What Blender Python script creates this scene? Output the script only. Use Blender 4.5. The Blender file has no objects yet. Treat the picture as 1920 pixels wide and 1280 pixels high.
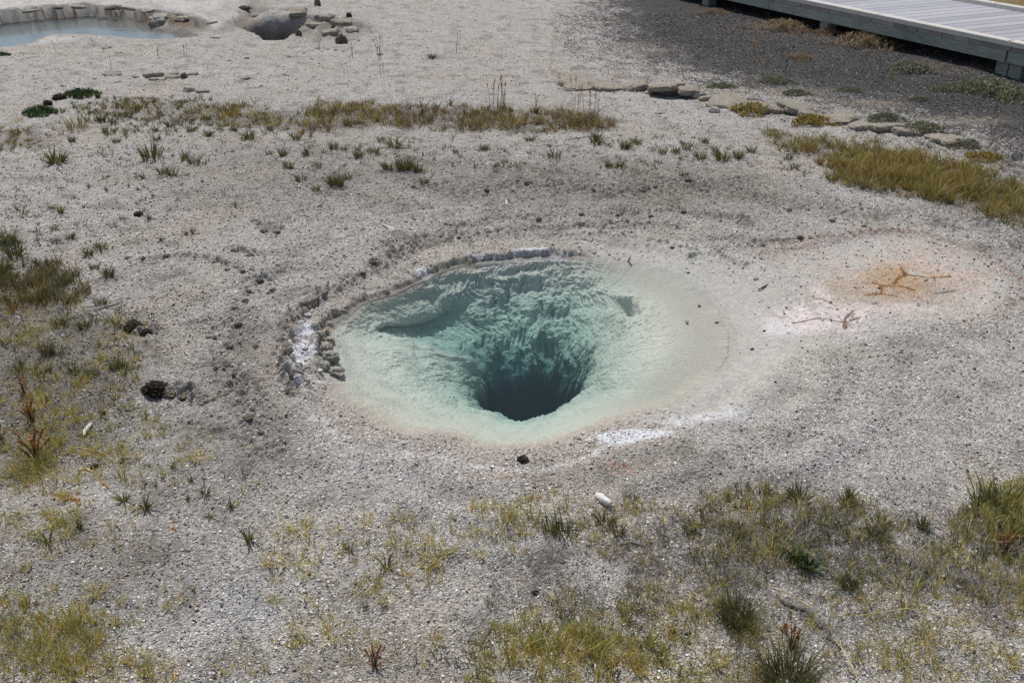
import bpy, math, numpy as np
from math import radians as R_
rng = np.random.default_rng(7)
sc = bpy.context.scene
col = sc.collection
# ------------------------------------------------------------------ camera model (used for the layout on the ground)
H = 2.2; F = 1867.0; P = R_(27); CP = math.cos(P); SP = math.sin(P)
def at(px, py, z=0.0):
    dx = (px-960)/F; dy = (640-py)/F
    d = np.array([dx, CP+dy*SP, -SP+dy*CP]); t = (z-H)/d[2]
    return d*t+np.array([0, 0, H])
def dep(x, y, z=0.0): return y*CP-(z-H)*SP
def lin(*c):
    c = np.array(c, float)/255.0
    return np.where(c <= .04045, c/12.92, ((c+.055)/1.055)**2.4)
# ------------------------------------------------------------------ noise
def _h(ix, iy, s):
    n = (ix.astype(np.int64)*374761393+iy.astype(np.int64)*668265263+s*974634777) & 0xffffffff
    n = ((n ^ (n >> 13))*1274126177) & 0xffffffff
    return ((n ^ (n >> 16)) & 0xffffff).astype(np.float32)/np.float32(0xffffff)
def pn(x, y, s=0):
    x = np.asarray(x, np.float64); y = np.asarray(y, np.float64)
    ix = np.floor(x); iy = np.floor(y); fx = (x-ix).astype(np.float32); fy = (y-iy).astype(np.float32)
    ix = ix.astype(np.int64); iy = iy.astype(np.int64)
    def g(a, b):
        an = _h(ix+a, iy+b, s)*np.float32(6.2831853)
        return np.cos(an)*(fx-a)+np.sin(an)*(fy-b)
    u = fx*fx*fx*(fx*(fx*6-15)+10); v = fy*fy*fy*(fy*(fy*6-15)+10)
    a = g(0, 0); b = g(1, 0); c = g(0, 1); d = g(1, 1)
    return (a+(b-a)*u)+((c+(d-c)*u)-(a+(b-a)*u))*v     # about -.7 .. .7
def fbm(x, y, s=0, o=3):
    r = 0; a = 1.0; f = 1.0
    for i in range(o): r = r+a*pn(x*f, y*f, s+i*17); a *= .5; f *= 2.03
    return r
def sm(a, b, x):
    t = np.clip((x-a)/(b-a), 0, 1); return t*t*(3-2*t)
# ------------------------------------------------------------------ pool outline
WZ = -.05
PC = np.array([.07, 4.55])
_sh = [(1125,487),(1157,490),(1235,508),(1283,525),(1311,546),(1342,575),(1357,604),(1366,640),(1350,680),(1325,706),(1285,728),(1262,745),(1175,775),(1130,790),(1080,808),(1047,820),(1002,831),(955,833),(895,828),(862,816),(827,808),(770,804),(731,797),(700,780),(672,760),(641,745),(622,721),(608,700),(614,670),(612,640),(612,614),(631,597),(661,584),(676,571),(706,557),(745,546),(771,533),(796,524),(818,512),(856,497),(884,493),(940,489),(996,484),(1036,481),(1084,482)]
_a = []; _r = []
for p in _sh:
    q = at(p[0], p[1], WZ)[:2]-PC
    _a.append(math.atan2(q[1], q[0]) % (2*math.pi)); _r.append(math.hypot(*q))
_o = np.argsort(_a); _a = np.array(_a)[_o]; _r = np.array(_r)[_o]
_a = np.concatenate([_a-2*math.pi, _a, _a+2*math.pi]); _r = np.tile(_r, 3)
_tt = np.linspace(0, 2*math.pi, 1440, endpoint=False)
_rr = np.interp(_tt, _a, _r)
_k = np.exp(-np.linspace(-2, 2, 21)**2); _k /= _k.sum()
_rr = np.convolve(np.concatenate([_rr[-10:], _rr, _rr[:10]]), _k, 'valid')
_rr = _rr+.022*pn(np.cos(_tt)*5, np.sin(_tt)*5, 3)+.012*pn(np.cos(_tt)*16, np.sin(_tt)*16, 4)+.010*pn(np.cos(_tt)*42, np.sin(_tt)*42, 8)
def RS(th): return np.interp(np.mod(th, 2*math.pi), np.append(_tt, 2*math.pi), np.append(_rr, _rr[0]))
# ------------------------------------------------------------------ layout helpers on the ground
def poly(pts, z=0.0): return np.array([at(a, b, z)[:2] for a, b in pts])
def sdist(x, y, pg):      # signed distance, + inside
    x = np.asarray(x); best = np.full(x.shape, 1e9); ins = np.zeros(x.shape, bool)
    n = len(pg)
    for i in range(n):
        a = pg[i]; b = pg[(i+1) % n]; e = b-a
        t = np.clip(((x-a[0])*e[0]+(y-a[1])*e[1])/(e@e+1e-12), 0, 1)
        d = (x-a[0]-t*e[0])**2+(y-a[1]-t*e[1])**2
        best = np.minimum(best, d)
        c = ((a[1] > y) != (b[1] > y))
        with np.errstate(divide='ignore', invalid='ignore'):
            xi = (b[0]-a[0])*(y-a[1])/(b[1]-a[1]+1e-12)+a[0]
        ins ^= c & (x < xi)
    return np.where(ins, 1, -1)*np.sqrt(best)
def ldist(x, y, pl):
    best = np.full(np.shape(x), 1e9)
    for i in range(len(pl)-1):
        a = pl[i]; b = pl[i+1]; e = b-a
        t = np.clip(((x-a[0])*e[0]+(y-a[1])*e[1])/(e@e+1e-12), 0, 1)
        best = np.minimum(best, (x-a[0]-t*e[0])**2+(y-a[1]-t*e[1])**2)
    return np.sqrt(best)
def ell(x, y, px, py, rx, ry, soft=.5):   # soft ellipse mask, radii in photo px
    c = at(px, py)[:2]; ax = abs(at(px+rx, py)[0]-c[0]); ay = abs(at(px, py-ry)[1]-c[1])
    d = np.sqrt(((x-c[0])/ax)**2+((y-c[1])/ay)**2)
    return 1-sm(1-soft, 1+soft, d)
L = {
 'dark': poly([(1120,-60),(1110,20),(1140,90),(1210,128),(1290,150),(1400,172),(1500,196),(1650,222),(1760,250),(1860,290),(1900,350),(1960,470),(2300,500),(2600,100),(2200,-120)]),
 'ledge': poly([(1040,-20),(1035,134),(1070,146),(1150,156),(1215,166),(1270,176),(1340,184),(1430,198),(1500,210),(1560,222),(1700,242),(1800,262),(1900,300),(2400,420),(2400,-60)]),
 'pond': poly([(-500,92),(-300,98),(0,91),(57,84),(60,77),(112,64),(180,67),(260,74),(300,77),(350,74),(372,69),(345,58),(325,50),(275,46),(262,42),(250,36),(160,31),(0,40),(-200,50),(-500,56)], -.05),
 'pondrim': poly([(-600,40),(-200,32),(0,22),(90,12),(150,9),(205,12),(280,18),(330,23),(380,32),(405,41),(425,30),(460,5),(520,-60),(300,-90),(-900,-90)], .11),
 'pit': poly([(446,40),(478,37),(550,36),(612,36),(590,47),(562,60),(532,76),(498,76),(470,58)], 0),
}
CL = [ # dark crusty clod trails: polyline, half width (m), amplitude
 ([(560,720),(532,690),(540,640),(548,590),(600,556),(650,525)], .06, 1.0),
 ([(600,545),(680,512),(740,478),(800,456),(870,446)], .06, .8),
 ([(730,458),(830,438),(940,432),(1060,424),(1180,420),(1260,424)], .07, .75),
 ([(850,420),(940,408),(1080,404),(1190,398),(1290,396),(1400,410)], .06, .6),
 ([(1090,436),(1200,442),(1290,462),(1340,470),(1400,492)], .025, .7),
 ([(1300,476),(1420,452),(1500,446),(1600,436),(1690,434)], .045, .6),
 ([(400,610),(450,590),(440,640),(400,665),(430,700),(480,760),(500,800)], .09, .55),
 ([(470,525),(500,520)], .07, .8), ([(270,480),(330,476),(400,486),(470,510)], .03, .7),
 ([(430,465),(490,480)], .04, .7), ([(480,420),(525,432)], .03, .6),
 ([(880,360),(960,350),(1060,355),(1180,360),(1300,345)], .22, .55),
 ([(940,320),(1040,322),(1100,335)], .1, .5), ([(1180,330),(1300,350),(1400,345)], .14, .6),
 ([(450,800),(500,830),(470,780)], .1, .55), ([(360,790),(440,800)], .08, .4),
 ([(300,725),(350,735),(365,745)], .05, 1.0), ([(235,610),(285,620)], .05, 1.0),
 ([(1290,362),(1420,372),(1560,388),(1700,400),(1850,420)], .14, .5),
 ([(720,325),(800,345),(850,350)], .1, .5), ([(560,340),(700,380)], .12, .3),
]
CL = [(poly(a), w, k) for a, w, k in CL]
TNG = poly([(1330,520),(1400,480),(1480,468),(1560,452),(1660,440),(1740,446),(1820,468),(1890,505),(1905,550),(1880,585),(1780,610),(1650,640),(1500,670),(1400,700),(1330,690)])
CRK = [([(1690,502),(1697,515),(1683,524),(1677,533)], .008), ([(1697,515),(1735,519),(1780,515)], .006),
 ([(1638,531),(1653,537),(1690,537),(1717,544)], .007), ([(1653,537),(1653,550)], .006), ([(1623,553),(1650,550),(1680,556)], .006),
 ([(1489,594),(1530,594),(1590,596),(1610,594)], .008), ([(1585,609),(1586,590),(1600,580)], .012), ([(1750,548),(1800,538)], .006),
 ([(1527,554),(1545,554),(1568,566)], .006)]
CRK = [(poly(a), w) for a, w in CRK]
ORL = [(poly([(1430,468),(1480,465),(1530,452),(1590,444),(1640,436),(1700,435),(1760,448),(1810,462),(1860,485),(1900,520),(1912,545),(1890,568)]), .035)]
def clodmask(x, y):
    m = np.zeros(np.shape(x))
    for pl, w, k in CL:
        d = ldist(x, y, pl); m = np.maximum(m, k*(1-sm(w*.3, w*1.7, d)))
    return m
def gh(x, y, fine=False):
    x = np.asarray(x, float); y = np.asarray(y, float)
    dx = x-PC[0]; dy = y-PC[1]; r = np.hypot(dx, dy); th = np.arctan2(dy, dx) % (2*math.pi)
    s = r-RS(th); sp = np.maximum(s, 0)
    deg = np.degrees(th)
    steep = sm(60, 74, deg)*(1-sm(200, 214, deg)); sp = np.maximum(sp-steep*.035*(.5+np.clip(fbm(x*11, y*11, 19), -.5, 1)), 0)
    hi = .35+.30*sm(66, 80, deg)*(1-sm(118, 135, deg))
    z = WZ-.008+.055*((1-steep)*(1-np.exp(-sp/.28))+steep*(hi*sm(0, .03, sp)+(1-hi)*sm(0, .25, sp)))
    z += steep*hi*sm(0, .05, sp)*.0+steep*.03*sm(.0, .02, sp)*(1-sm(.02, .2, sp))*np.clip(fbm(x*14, y*14, 9), 0, 1)
    far = sm(.05, .5, sp)
    z += far*(.035*fbm(x*.55, y*.55, 11)+.010*fbm(x*2.3, y*2.3, 12))
    z += sm(.1, .2, sp)*(1-sm(.75, 1.0, sp))*  .014*np.sin(sp*26+2.2*pn(x*1.2, y*1.2, 14)+1.5*np.cos(th))*(.6+.8*pn(x*2, y*2, 15))
    # terrace at the pool's left with knobbly lumps
    lt = ell(x, y, 585, 655, 48, 90, .3)
    z += lt*(.018+.045*np.clip(pn(x*9, y*9, 21)+.1, 0, 1))*sm(0, .03, sp)
    # ledge
    z += .05*sm(-.02, .015, sdist(x, y, L['ledge'])+.07*pn(x*4, y*4, 5)+.05*pn(x*11, y*11, 6))
    # near right strip and pond
    pr = sdist(x, y, L['pondrim'])+.12*pn(x*3, y*3, 31)+.09*pn(x*9, y*9, 32)+.03*pn(x*22, y*22, 35)
    hf = 1-sm(-4.2, -3.5, x)
    z += hf*(.085*sm(-.03, .03, pr))+hf*.03*sm(.02, .06, pr+.05*pn(x*12, y*12, 39))-.05*sm(-.5, -.1, pr)*(1-sm(-.05, .0, pr))*ell(x, y, 150, 30, 420, 40, .3)
    pd = sdist(x, y, L['pond'])+.05*pn(x*4, y*4, 33)
    fp = 1-sm(.0, .35, -pd)
    z = np.where(pr < 0, z*(1-fp)+fp*np.clip(-.065-.5*pd, -.35, .06*sm(0, .35, -pd)-.04), z)
    z += .10*ell(x, y, 310, 48, 34, 9, .5)*(pr < 0)*(1+1.2*pn(x*6, y*6, 34))+.05*ell(x, y, 205, 32, 40, 5, .5)*(pr < 0)
    z = z+.03*ell(x, y, 150, 78, 60, 8, .6)
    pt = sdist(x, y, L['pit'])+.06*pn(x*6, y*6, 36)
    z -= .40*sm(-.02, .16, pt)
    z += ell(x, y, 620, 58, 70, 17, .5)*(1-sm(-.02, .06, pt))*(.05+.13*np.abs(pn(x*4.5, y*4.5, 37))+.05*pn(x*13, y*13, 38))
    z += .07*ell(x, y, 530, 32, 70, 5, .6)*(1-sm(-.03, .03, pt))
    z -= .10*ell(x, y, 672, 56, 22, 4, .4)
    z += .016*np.exp(-(ldist(x, y, ORL[0][0])/.035)**2)*(.6+1.2*np.abs(pn(x*12, y*12, 59)))-.012*sm(-.05, .2, sdist(x, y, TNG))
    cm = clodmask(x, y)*sm(.02, .1, s)
    z += cm*(.050*np.clip(np.abs(fbm(x*16, y*16, 41, 2))*1.8-.22, -.1, 1))
    if fine:
        n1 = pn(x*55, y*55, 51); n2 = pn(x*95, y*95, 52); n3 = pn(x*28, y*28, 53)
        rough = (.55+.5*sm(.05, .4, s))*(.6+.6*sm(-.3, .4, fbm(x*1.7, y*1.7, 54)))
        sandy = np.maximum(ell(x, y, 1350, 640, 130, 120, .5), (1-sm(40, 75, np.abs((deg-5+180) % 360-180)))*(1-sm(.05, .6, s)))
        tg_ = sm(-.08, .12, sdist(x, y, TNG)+.05*pn(x*4, y*4, 58))
        rough = rough*(1-.8*sandy)*(1-.45*tg_)
        tr = np.maximum(ell(x, y, 1130, 345, 360, 50, .6), np.maximum(ell(x, y, 450, 690, 90, 190, .6), .6*ell(x, y, 600, 340, 260, 50, .6)))
        z += tr*.016*np.clip(np.abs(fbm(x*11, y*11, 57))-.15, 0, 1)*sm(.1, .3, s)
        z += rough*(.0042*n1+.0035*n2+.0045*n3)*np.clip(y/3.2, .9, 2.2)
        z += rough*.006*np.clip(np.abs(pn(x*17, y*17, 55))-.28, 0, 1)*2
        for pl, w in CRK:
            z -= .003*(1-sm(w*.3, w*1.6, ldist(x, y, pl)))
    return z
# ------------------------------------------------------------------ ground colour (the soil's own, plus sky brightness painted on the pond floor)
C_sand = lin(185,179,172); C_warm = lin(186,175,162); C_dirt = lin(116,107,95); C_dkgr = lin(92,88,84); C_white = lin(232,230,232)
C_pink = lin(191,181,170); C_or = lin(190,128,66); C_tan = lin(196,176,146); C_clod = lin(128,120,110); C_rust = lin(150,92,52); C_grey = lin(170,169,167)
GRASSY = []   # filled below
def gcol(x, y):
    x = np.asarray(x, float); y = np.asarray(y, float); n = len(x)
    c = np.tile(C_sand, (n, 1))
    def mix(col_, m):
        nonlocal c
        m = np.clip(m, 0, 1)[:, None]; c = c*(1-m)+col_*m
    dx = x-PC[0]; dy = y-PC[1]; r = np.hypot(dx, dy); th = np.arctan2(dy, dx); deg = np.degrees(th) % 360; s = r-RS(th)
    n1 = fbm(x*1.3, y*1.3, 61); n2 = fbm(x*5, y*5, 62); n3 = fbm(x*22, y*22, 63)
    mix(C_warm, .6*sm(-.2, .5, n1))
    mix(C_dirt, .50*sm(.1, .6, n2+.4*n3)); mix(lin(196,191,184), .5*sm(.2, .5, -n2-.5*n1))
    mix(C_grey, .5*sm(.0, .5, -n1)*sm(4, 2.4, y))
    mix(C_dirt, .30*ell(x, y, 560, 320, 330, 60, .6)); mix(C_dirt, .38*ell(x, y, 1150, 345, 330, 48, .6))
    mix(C_dirt, .38*ell(x, y, 470, 760, 140, 180, .6)); mix(C_dirt, .25*ell(x, y, 120, 700, 160, 180, .6))
    mix(C_dirt, .22*ell(x, y, 1200, 880, 250, 40, .6)); mix(C_dirt, .3*ell(x, y, 1400, 905, 200, 25, .6))
    for w_ in GRASSY:
        mix(C_dirt, .42*sm(-.12, .15, sdist(x, y, w_)+.12*n2))
    cm = clodmask(x, y)
    mix(C_clod, .8*cm*sm(-.2, .25, n3+.3*n2))
    # rim around the pool
    mix(C_pink, .75*(1-sm(.12, .34, s+.05*n2)))
    mix(lin(204,194,178), .5*ell(x, y, 1420, 650, 110, 40, .6)); mix(lin(192,187,176), .6*ell(x, y, 1380, 600, 90, 90, .6))
    aE = 1-sm(40, 75, np.abs((deg-5+180) % 360-180))
    mix(lin(190,185,174), .92*aE*(1-sm(.1, .75, s+.12*n2)))
    mix(C_white, .45*np.exp(-((s-.22-.03*n2)/.035)**2)*sm(200, 230, deg)*(1-sm(300, 330, deg))*sm(-.2, .3, n3))
    mix(C_white, 1.0*ell(x, y, 1185, 806, 75, 15, .2)*(1-.8*ell(x, y, 1235, 826, 60, 12, .4))*sm(-.8, -.4, n3+n2))
    mix(C_white, .35*ell(x, y, 1330, 775, 110, 12, .6))
    mix(C_white, 1.0*sm(-.35, -.1, n2+.3*n3)*ell(x, y, 568, 645, 24, 42, .35)); mix(C_white, .5*sm(.0, .3, n3)*ell(x, y, 590, 680, 40, 50, .4))
    mix(C_white, 1.0*sm(-.8, -.3, n2)*(ell(x, y, 1012, 469, 55, 10, .25)+ell(x, y, 797, 500, 18, 7, .3)+ell(x, y, 930, 474, 50, 4, .4)))
    mix(C_dirt, .7*np.exp(-((s-.02)/.03)**2)*sm(64, 80, deg)*(1-sm(196, 215, deg))*sm(-.5, .1, n3+.3))
    mix(lin(206,196,176), .3*np.exp(-((s)/.02)**2)*sm(215, 235, deg)*(1-sm(330, 345, deg)))
    # orange seep
    mix(lin(196,188,178), .75*sm(-.1, .2, sdist(x, y, TNG)+.08*n2))
    mix(lin(200,182,168), .75*sm(-.45, .25, n2+.8*n1)*ell(x, y, 1670, 515, 175, 66, .6)); mix(lin(208,186,172), .5*ell(x, y, 1770, 500, 90, 40, .5)*sm(-.3, .2, n2)); mix(lin(226,212,206), 1.0*ell(x, y, 1535, 590, 95, 24, .5)*sm(-.5, -.1, n2+.4*n3)); mix(lin(222,208,202), .8*ell(x, y, 1650, 575, 110, 10, .5)*sm(-.3, .1, n2+.4*n3)); mix(lin(226,214,208), .9*ell(x, y, 1545, 550, 18, 26, .5)); mix(lin(228,218,216), .8*ell(x, y, 1465, 605, 28, 16, .5))
    mix(lin(184,150,112), .7*ell(x, y, 1695, 524, 70, 28, .6)*sm(-.7, .1, n2)); mix(lin(186,156,128), .5*ell(x, y, 1630, 545, 90, 25, .6))
    for pl, w in CRK[:5]: mix(lin(172,124,66), .6*(1-sm(w*1.2, w*3.2, ldist(x, y, pl))))
    for pl, w in CRK: mix(lin(104,72,44), .8*(1-sm(w*.45, w*1.2, ldist(x, y, pl)+.004*n3)))
    for pl, w in ORL: mix(C_rust, .4*(1-sm(w*.3, w*1.6, ldist(x, y, pl)+.05*n2))*sm(-.25, .35, n3+.5*n2))
    mix(lin(168,112,72), .55*(ell(x, y, 940, 884, 60, 9, .6)+ell(x, y, 1160, 873, 60, 9, .6))*sm(0, .4, n3+.1))
    # dark gravel
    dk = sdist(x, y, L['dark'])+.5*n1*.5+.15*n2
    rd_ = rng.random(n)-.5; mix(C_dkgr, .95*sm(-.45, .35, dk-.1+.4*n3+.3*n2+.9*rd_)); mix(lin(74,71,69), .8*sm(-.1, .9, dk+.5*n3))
    mix(lin(160,148,134), .75*sm(-.3, .2, n3+n2)*(ell(x, y, 1160, 98, 110, 12, .5)+ell(x, y, 1420, 182, 130, 9, .5)+ell(x, y, 1640, 205, 60, 6, .5)+ell(x, y, 1790, 235, 90, 8, .5)+ell(x, y, 1170, 150, 100, 8, .5)))
    mix(lin(126,110,96), .5*sm(-.3, .2, n3+n2)*(ell(x, y, 1500, 60, 120, 16, .6)+ell(x, y, 1680, 90, 90, 14, .6)+ell(x, y, 1800, 135, 110, 12, .6)))
    # pond area
    pr = sdist(x, y, L['pondrim']); pd = sdist(x, y, L['pond'])
    mix(lin(214,208,200), .8*sm(-.05, .1, pr)*sm(-.4, .1, n1+.5*n2)); mix(lin(196,172,130), .5*ell(x, y, 290, 6, 70, 5, .5))
    mix(lin(120,96,66), .8*sm(-.35, -.2, pr)*(1-sm(-.06, .0, pr))*ell(x, y, 150, 25, 330, 30, .3))
    mix(lin(176,172,164), .8*sm(.0, .15, pd)); mix(lin(190,206,214), .9*sm(.05, .5, sdist(x, y, L['pond']))*ell(x, y, -40, 80, 120, 18, .5))  # pale blue floor: reflected sky and milky water painted into its colour
    mix(lin(216,210,202), .7*ell(x, y, 100, 74, 45, 8, .5)*(pd < .02)); mix(lin(206,202,196), .7*ell(x, y, 305, 42, 35, 8, .5)*(pr < -.03))
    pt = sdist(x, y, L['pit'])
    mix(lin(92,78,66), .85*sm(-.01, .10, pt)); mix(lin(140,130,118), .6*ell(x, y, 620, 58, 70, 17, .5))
    mix(lin(176,156,124), .35*ell(x, y, 150, 97, 160, 8, .9)*sm(-.1, .4, n2+n3))
    mix(lin(150,128,84), .8*sm(0, 1.5, x*.9035+y*.4286-(6.1*.9035+12*.4286)))   # grassland beyond the boardwalk
    g = np.clip(1+.16*n3[:, None]+.30*np.clip(pn(x*70, y*70, 64), -.5, .5)[:, None], .5, 1.5)
    return np.clip(c*g, 0, .95)
# ------------------------------------------------------------------ mesh building
def mesh_np(name, v, quads=None, tris=None, colr=None, smooth=True, alpha=None):
    me = bpy.data.meshes.new(name)
    v = np.ascontiguousarray(v, np.float32)
    nq = 0 if quads is None else len(quads); nt = 0 if tris is None else len(tris)
    me.vertices.add(len(v)); me.vertices.foreach_set('co', v.ravel())
    me.loops.add(nq*4+nt*3)
    li = []
    if nq: li.append(np.asarray(quads, np.int32).ravel())
    if nt: li.append(np.asarray(tris, np.int32).ravel())
    me.loops.foreach_set('vertex_index', np.concatenate(li))
    me.polygons.add(nq+nt)
    st = np.concatenate([np.arange(nq)*4, nq*4+np.arange(nt)*3]).astype(np.int32)
    me.polygons.foreach_set('loop_start', st)
    me.update(calc_edges=True)
    me.polygons.foreach_set('use_smooth', np.full(nq+nt, smooth))
    if colr is not None:
        ca = me.color_attributes.new('tint', 'FLOAT_COLOR', 'POINT')
        c4 = np.ones((len(v), 4), np.float32); c4[:, :3] = colr
        if alpha is not None: c4[:, 3] = alpha
        ca.data.foreach_set('color', c4.ravel())
    me.validate() if False else None
    return me
def link(name, me, m=None, parent=None):
    o = bpy.data.objects.new(name, me); col.objects.link(o)
    if m and not me.materials: me.materials.append(m)
    if parent: o.parent = parent
    return o
def tag(o, label=None, cat=None, group=None, kind=None):
    if label: o['label'] = label
    if cat: o['category'] = cat
    if group: o['group'] = group
    if kind: o['kind'] = kind
    elif label: o['kind'] = 'thing'
    return o
# ------------------------------------------------------------------ materials
def newmat(name):
    m = bpy.data.materials.new(name); m.use_nodes = True; nt = m.node_tree; nt.nodes.clear()
    out = nt.nodes.new('ShaderNodeOutputMaterial'); return m, nt, out
def N(nt, t, **k):
    n = nt.nodes.new(t)
    for a, b in k.items():
        if a in n.inputs.keys(): n.inputs[a].default_value = b
        else: setattr(n, a, b)
    return n
def soil_mat(name, grain=1.0, speck=.45, bump=1.0, rough=.92, vrt=True, base=(.3, .3, .3), sc_=1.0):
    m, nt, out = newmat(name); lk = nt.links.new
    geo = N(nt, 'ShaderNodeNewGeometry')
    b = N(nt, 'ShaderNodeBsdfPrincipled'); b.inputs['Roughness'].default_value = rough; b.inputs['Specular IOR Level'].default_value = .25
    if vrt:
        at_ = N(nt, 'ShaderNodeAttribute'); at_.attribute_name = 'tint'; src = at_.outputs['Color']
    else:
        rg = N(nt, 'ShaderNodeRGB'); rg.outputs[0].default_value = (*base, 1); src = rg.outputs[0]
    vor = N(nt, 'ShaderNodeTexVoronoi'); vor.inputs['Scale'].default_value = 170*sc_
    n2 = N(nt, 'ShaderNodeTexNoise'); n2.inputs['Scale'].default_value = 60*sc_; n2.inputs['Detail'].default_value = 5; n2.inputs['Roughness'].default_value = .7
    n3 = N(nt, 'ShaderNodeTexNoise'); n3.inputs['Scale'].default_value = 9*sc_; n3.inputs['Detail'].default_value = 6; n3.inputs['Roughness'].default_value = .65
    for q in (vor, n2, n3): lk(geo.outputs['Position'], q.inputs['Vector'])
    sx = N(nt, 'ShaderNodeSeparateXYZ'); lk(vor.outputs['Color'], sx.inputs[0])
    mr = N(nt, 'ShaderNodeMapRange'); lk(sx.outputs[0], mr.inputs[0]); mr.inputs[3].default_value = 1-speck; mr.inputs[4].default_value = 1+speck*.75
    mr2 = N(nt, 'ShaderNodeMapRange'); lk(n2.outputs[0], mr2.inputs[0]); mr2.inputs[1].default_value = .3; mr2.inputs[2].default_value = .7; mr2.inputs[3].default_value = 1-.28*grain; mr2.inputs[4].default_value = 1+.22*grain
    mr3 = N(nt, 'ShaderNodeMapRange'); lk(n3.outputs[0], mr3.inputs[0]); mr3.inputs[1].default_value = .3; mr3.inputs[2].default_value = .7; mr3.inputs[3].default_value = 1-.12*grain; mr3.inputs[4].default_value = 1+.12*grain
    a = N(nt, 'ShaderNodeMath', operation='MULTIPLY'); lk(mr.outputs[0], a.inputs[0]); lk(mr2.outputs[0], a.inputs[1])
    a2 = N(nt, 'ShaderNodeMath', operation='MULTIPLY'); lk(a.outputs[0], a2.inputs[0]); lk(mr3.outputs[0], a2.inputs[1])
    vm = N(nt, 'ShaderNodeVectorMath', operation='SCALE'); lk(src, vm.inputs[0])
    if vrt:   # the attribute's alpha says how gritty the surface is
        a3 = N(nt, 'ShaderNodeMath', operation='SUBTRACT'); lk(a2.outputs[0], a3.inputs[0]); a3.inputs[1].default_value = 1
        a4 = N(nt, 'ShaderNodeMath', operation='MULTIPLY_ADD'); lk(a3.outputs[0], a4.inputs[0]); lk(at_.outputs['Alpha'], a4.inputs[1]); a4.inputs[2].default_value = 1
        lk(a4.outputs[0], vm.inputs['Scale'])
    else: lk(a2.outputs[0], vm.inputs['Scale'])
    lk(vm.outputs[0], b.inputs['Base Color'])
    ad = N(nt, 'ShaderNodeMath', operation='MULTIPLY_ADD'); lk(vor.outputs['Distance'], ad.inputs[0]); ad.inputs[1].default_value = -.9; lk(n2.outputs[0], ad.inputs[2])
    bp = N(nt, 'ShaderNodeBump'); bp.inputs['Strength'].default_value = min(1, .9*bump); bp.inputs['Distance'].default_value = .009*bump/sc_
    lk(ad.outputs[0], bp.inputs['Height']); lk(bp.outputs[0], b.inputs['Normal'])
    if vrt:
        st = N(nt, 'ShaderNodeMath', operation='MULTIPLY'); lk(at_.outputs['Alpha'], st.inputs[0]); st.inputs[1].default_value = min(1, .9*bump); lk(st.outputs[0], bp.inputs['Strength'])
    lk(b.outputs[0], out.inputs[0]); return m
M_ground = soil_mat('pale_sinter_soil')
M_basin = soil_mat('sinter_basin', grain=.35, speck=.06, bump=.3, rough=.8)
M_peb = soil_mat('pebble', grain=.5, speck=.12, bump=.25)
def leaf_mat(name):
    m, nt, out = newmat(name); lk = nt.links.new
    at_ = N(nt, 'ShaderNodeAttribute'); at_.attribute_name = 'tint'
    b = N(nt, 'ShaderNodeBsdfPrincipled'); b.inputs['Roughness'].default_value = .6; b.inputs['Specular IOR Level'].default_value = .3
    t = N(nt, 'ShaderNodeBsdfTranslucent'); mx = N(nt, 'ShaderNodeMixShader'); mx.inputs[0].default_value = .32
    lk(at_.outputs['Color'], b.inputs['Base Color']); lk(at_.outputs['Color'], t.inputs['Color'])
    lk(b.outputs[0], mx.inputs[1]); lk(t.outputs[0], mx.inputs[2]); lk(mx.outputs[0], out.inputs[0]); return m
M_leaf = leaf_mat('blade'); M_herb = leaf_mat('herb')
def wood_mat(name, c1, c2, sc_=(1, 1, 1), axis_scale=30, bump=.4):
    m, nt, out = newmat(name); lk = nt.links.new
    tc = N(nt, 'ShaderNodeTexCoord'); mp = N(nt, 'ShaderNodeMapping'); mp.inputs['Scale'].default_value = sc_; lk(tc.outputs['Object'], mp.inputs[0])
    n = N(nt, 'ShaderNodeTexNoise'); n.inputs['Scale'].default_value = axis_scale; n.inputs['Detail'].default_value = 6; n.inputs['Roughness'].default_value = .65; lk(mp.outputs[0], n.inputs['Vector'])
    n2 = N(nt, 'ShaderNodeTexNoise'); n2.inputs['Scale'].default_value = 2.2; n2.inputs['Detail'].default_value = 4; lk(tc.outputs['Object'], n2.inputs['Vector'])
    av = N(nt, 'ShaderNodeMath', operation='MULTIPLY_ADD'); lk(n2.outputs[0], av.inputs[0]); av.inputs[1].default_value = .5; lk(n.outputs[0], av.inputs[2])
    cr = N(nt, 'ShaderNodeValToRGB'); cr.color_ramp.elements[0].position = .45; cr.color_ramp.elements[1].position = 1.0
    cr.color_ramp.elements[0].color = (*c1, 1); cr.color_ramp.elements[1].color = (*c2, 1); lk(av.outputs[0], cr.inputs[0])
    b = N(nt, 'ShaderNodeBsdfPrincipled'); b.inputs['Roughness'].default_value = .8; b.inputs['Specular IOR Level'].default_value = .25; lk(cr.outputs[0], b.inputs['Base Color'])
    bp = N(nt, 'ShaderNodeBump'); bp.inputs['Strength'].default_value = bump; bp.inputs['Distance'].default_value = .006; lk(n.outputs[0], bp.inputs['Height']); lk(bp.outputs[0], b.inputs['Normal'])
    lk(b.outputs[0], out.inputs[0]); return m
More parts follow.
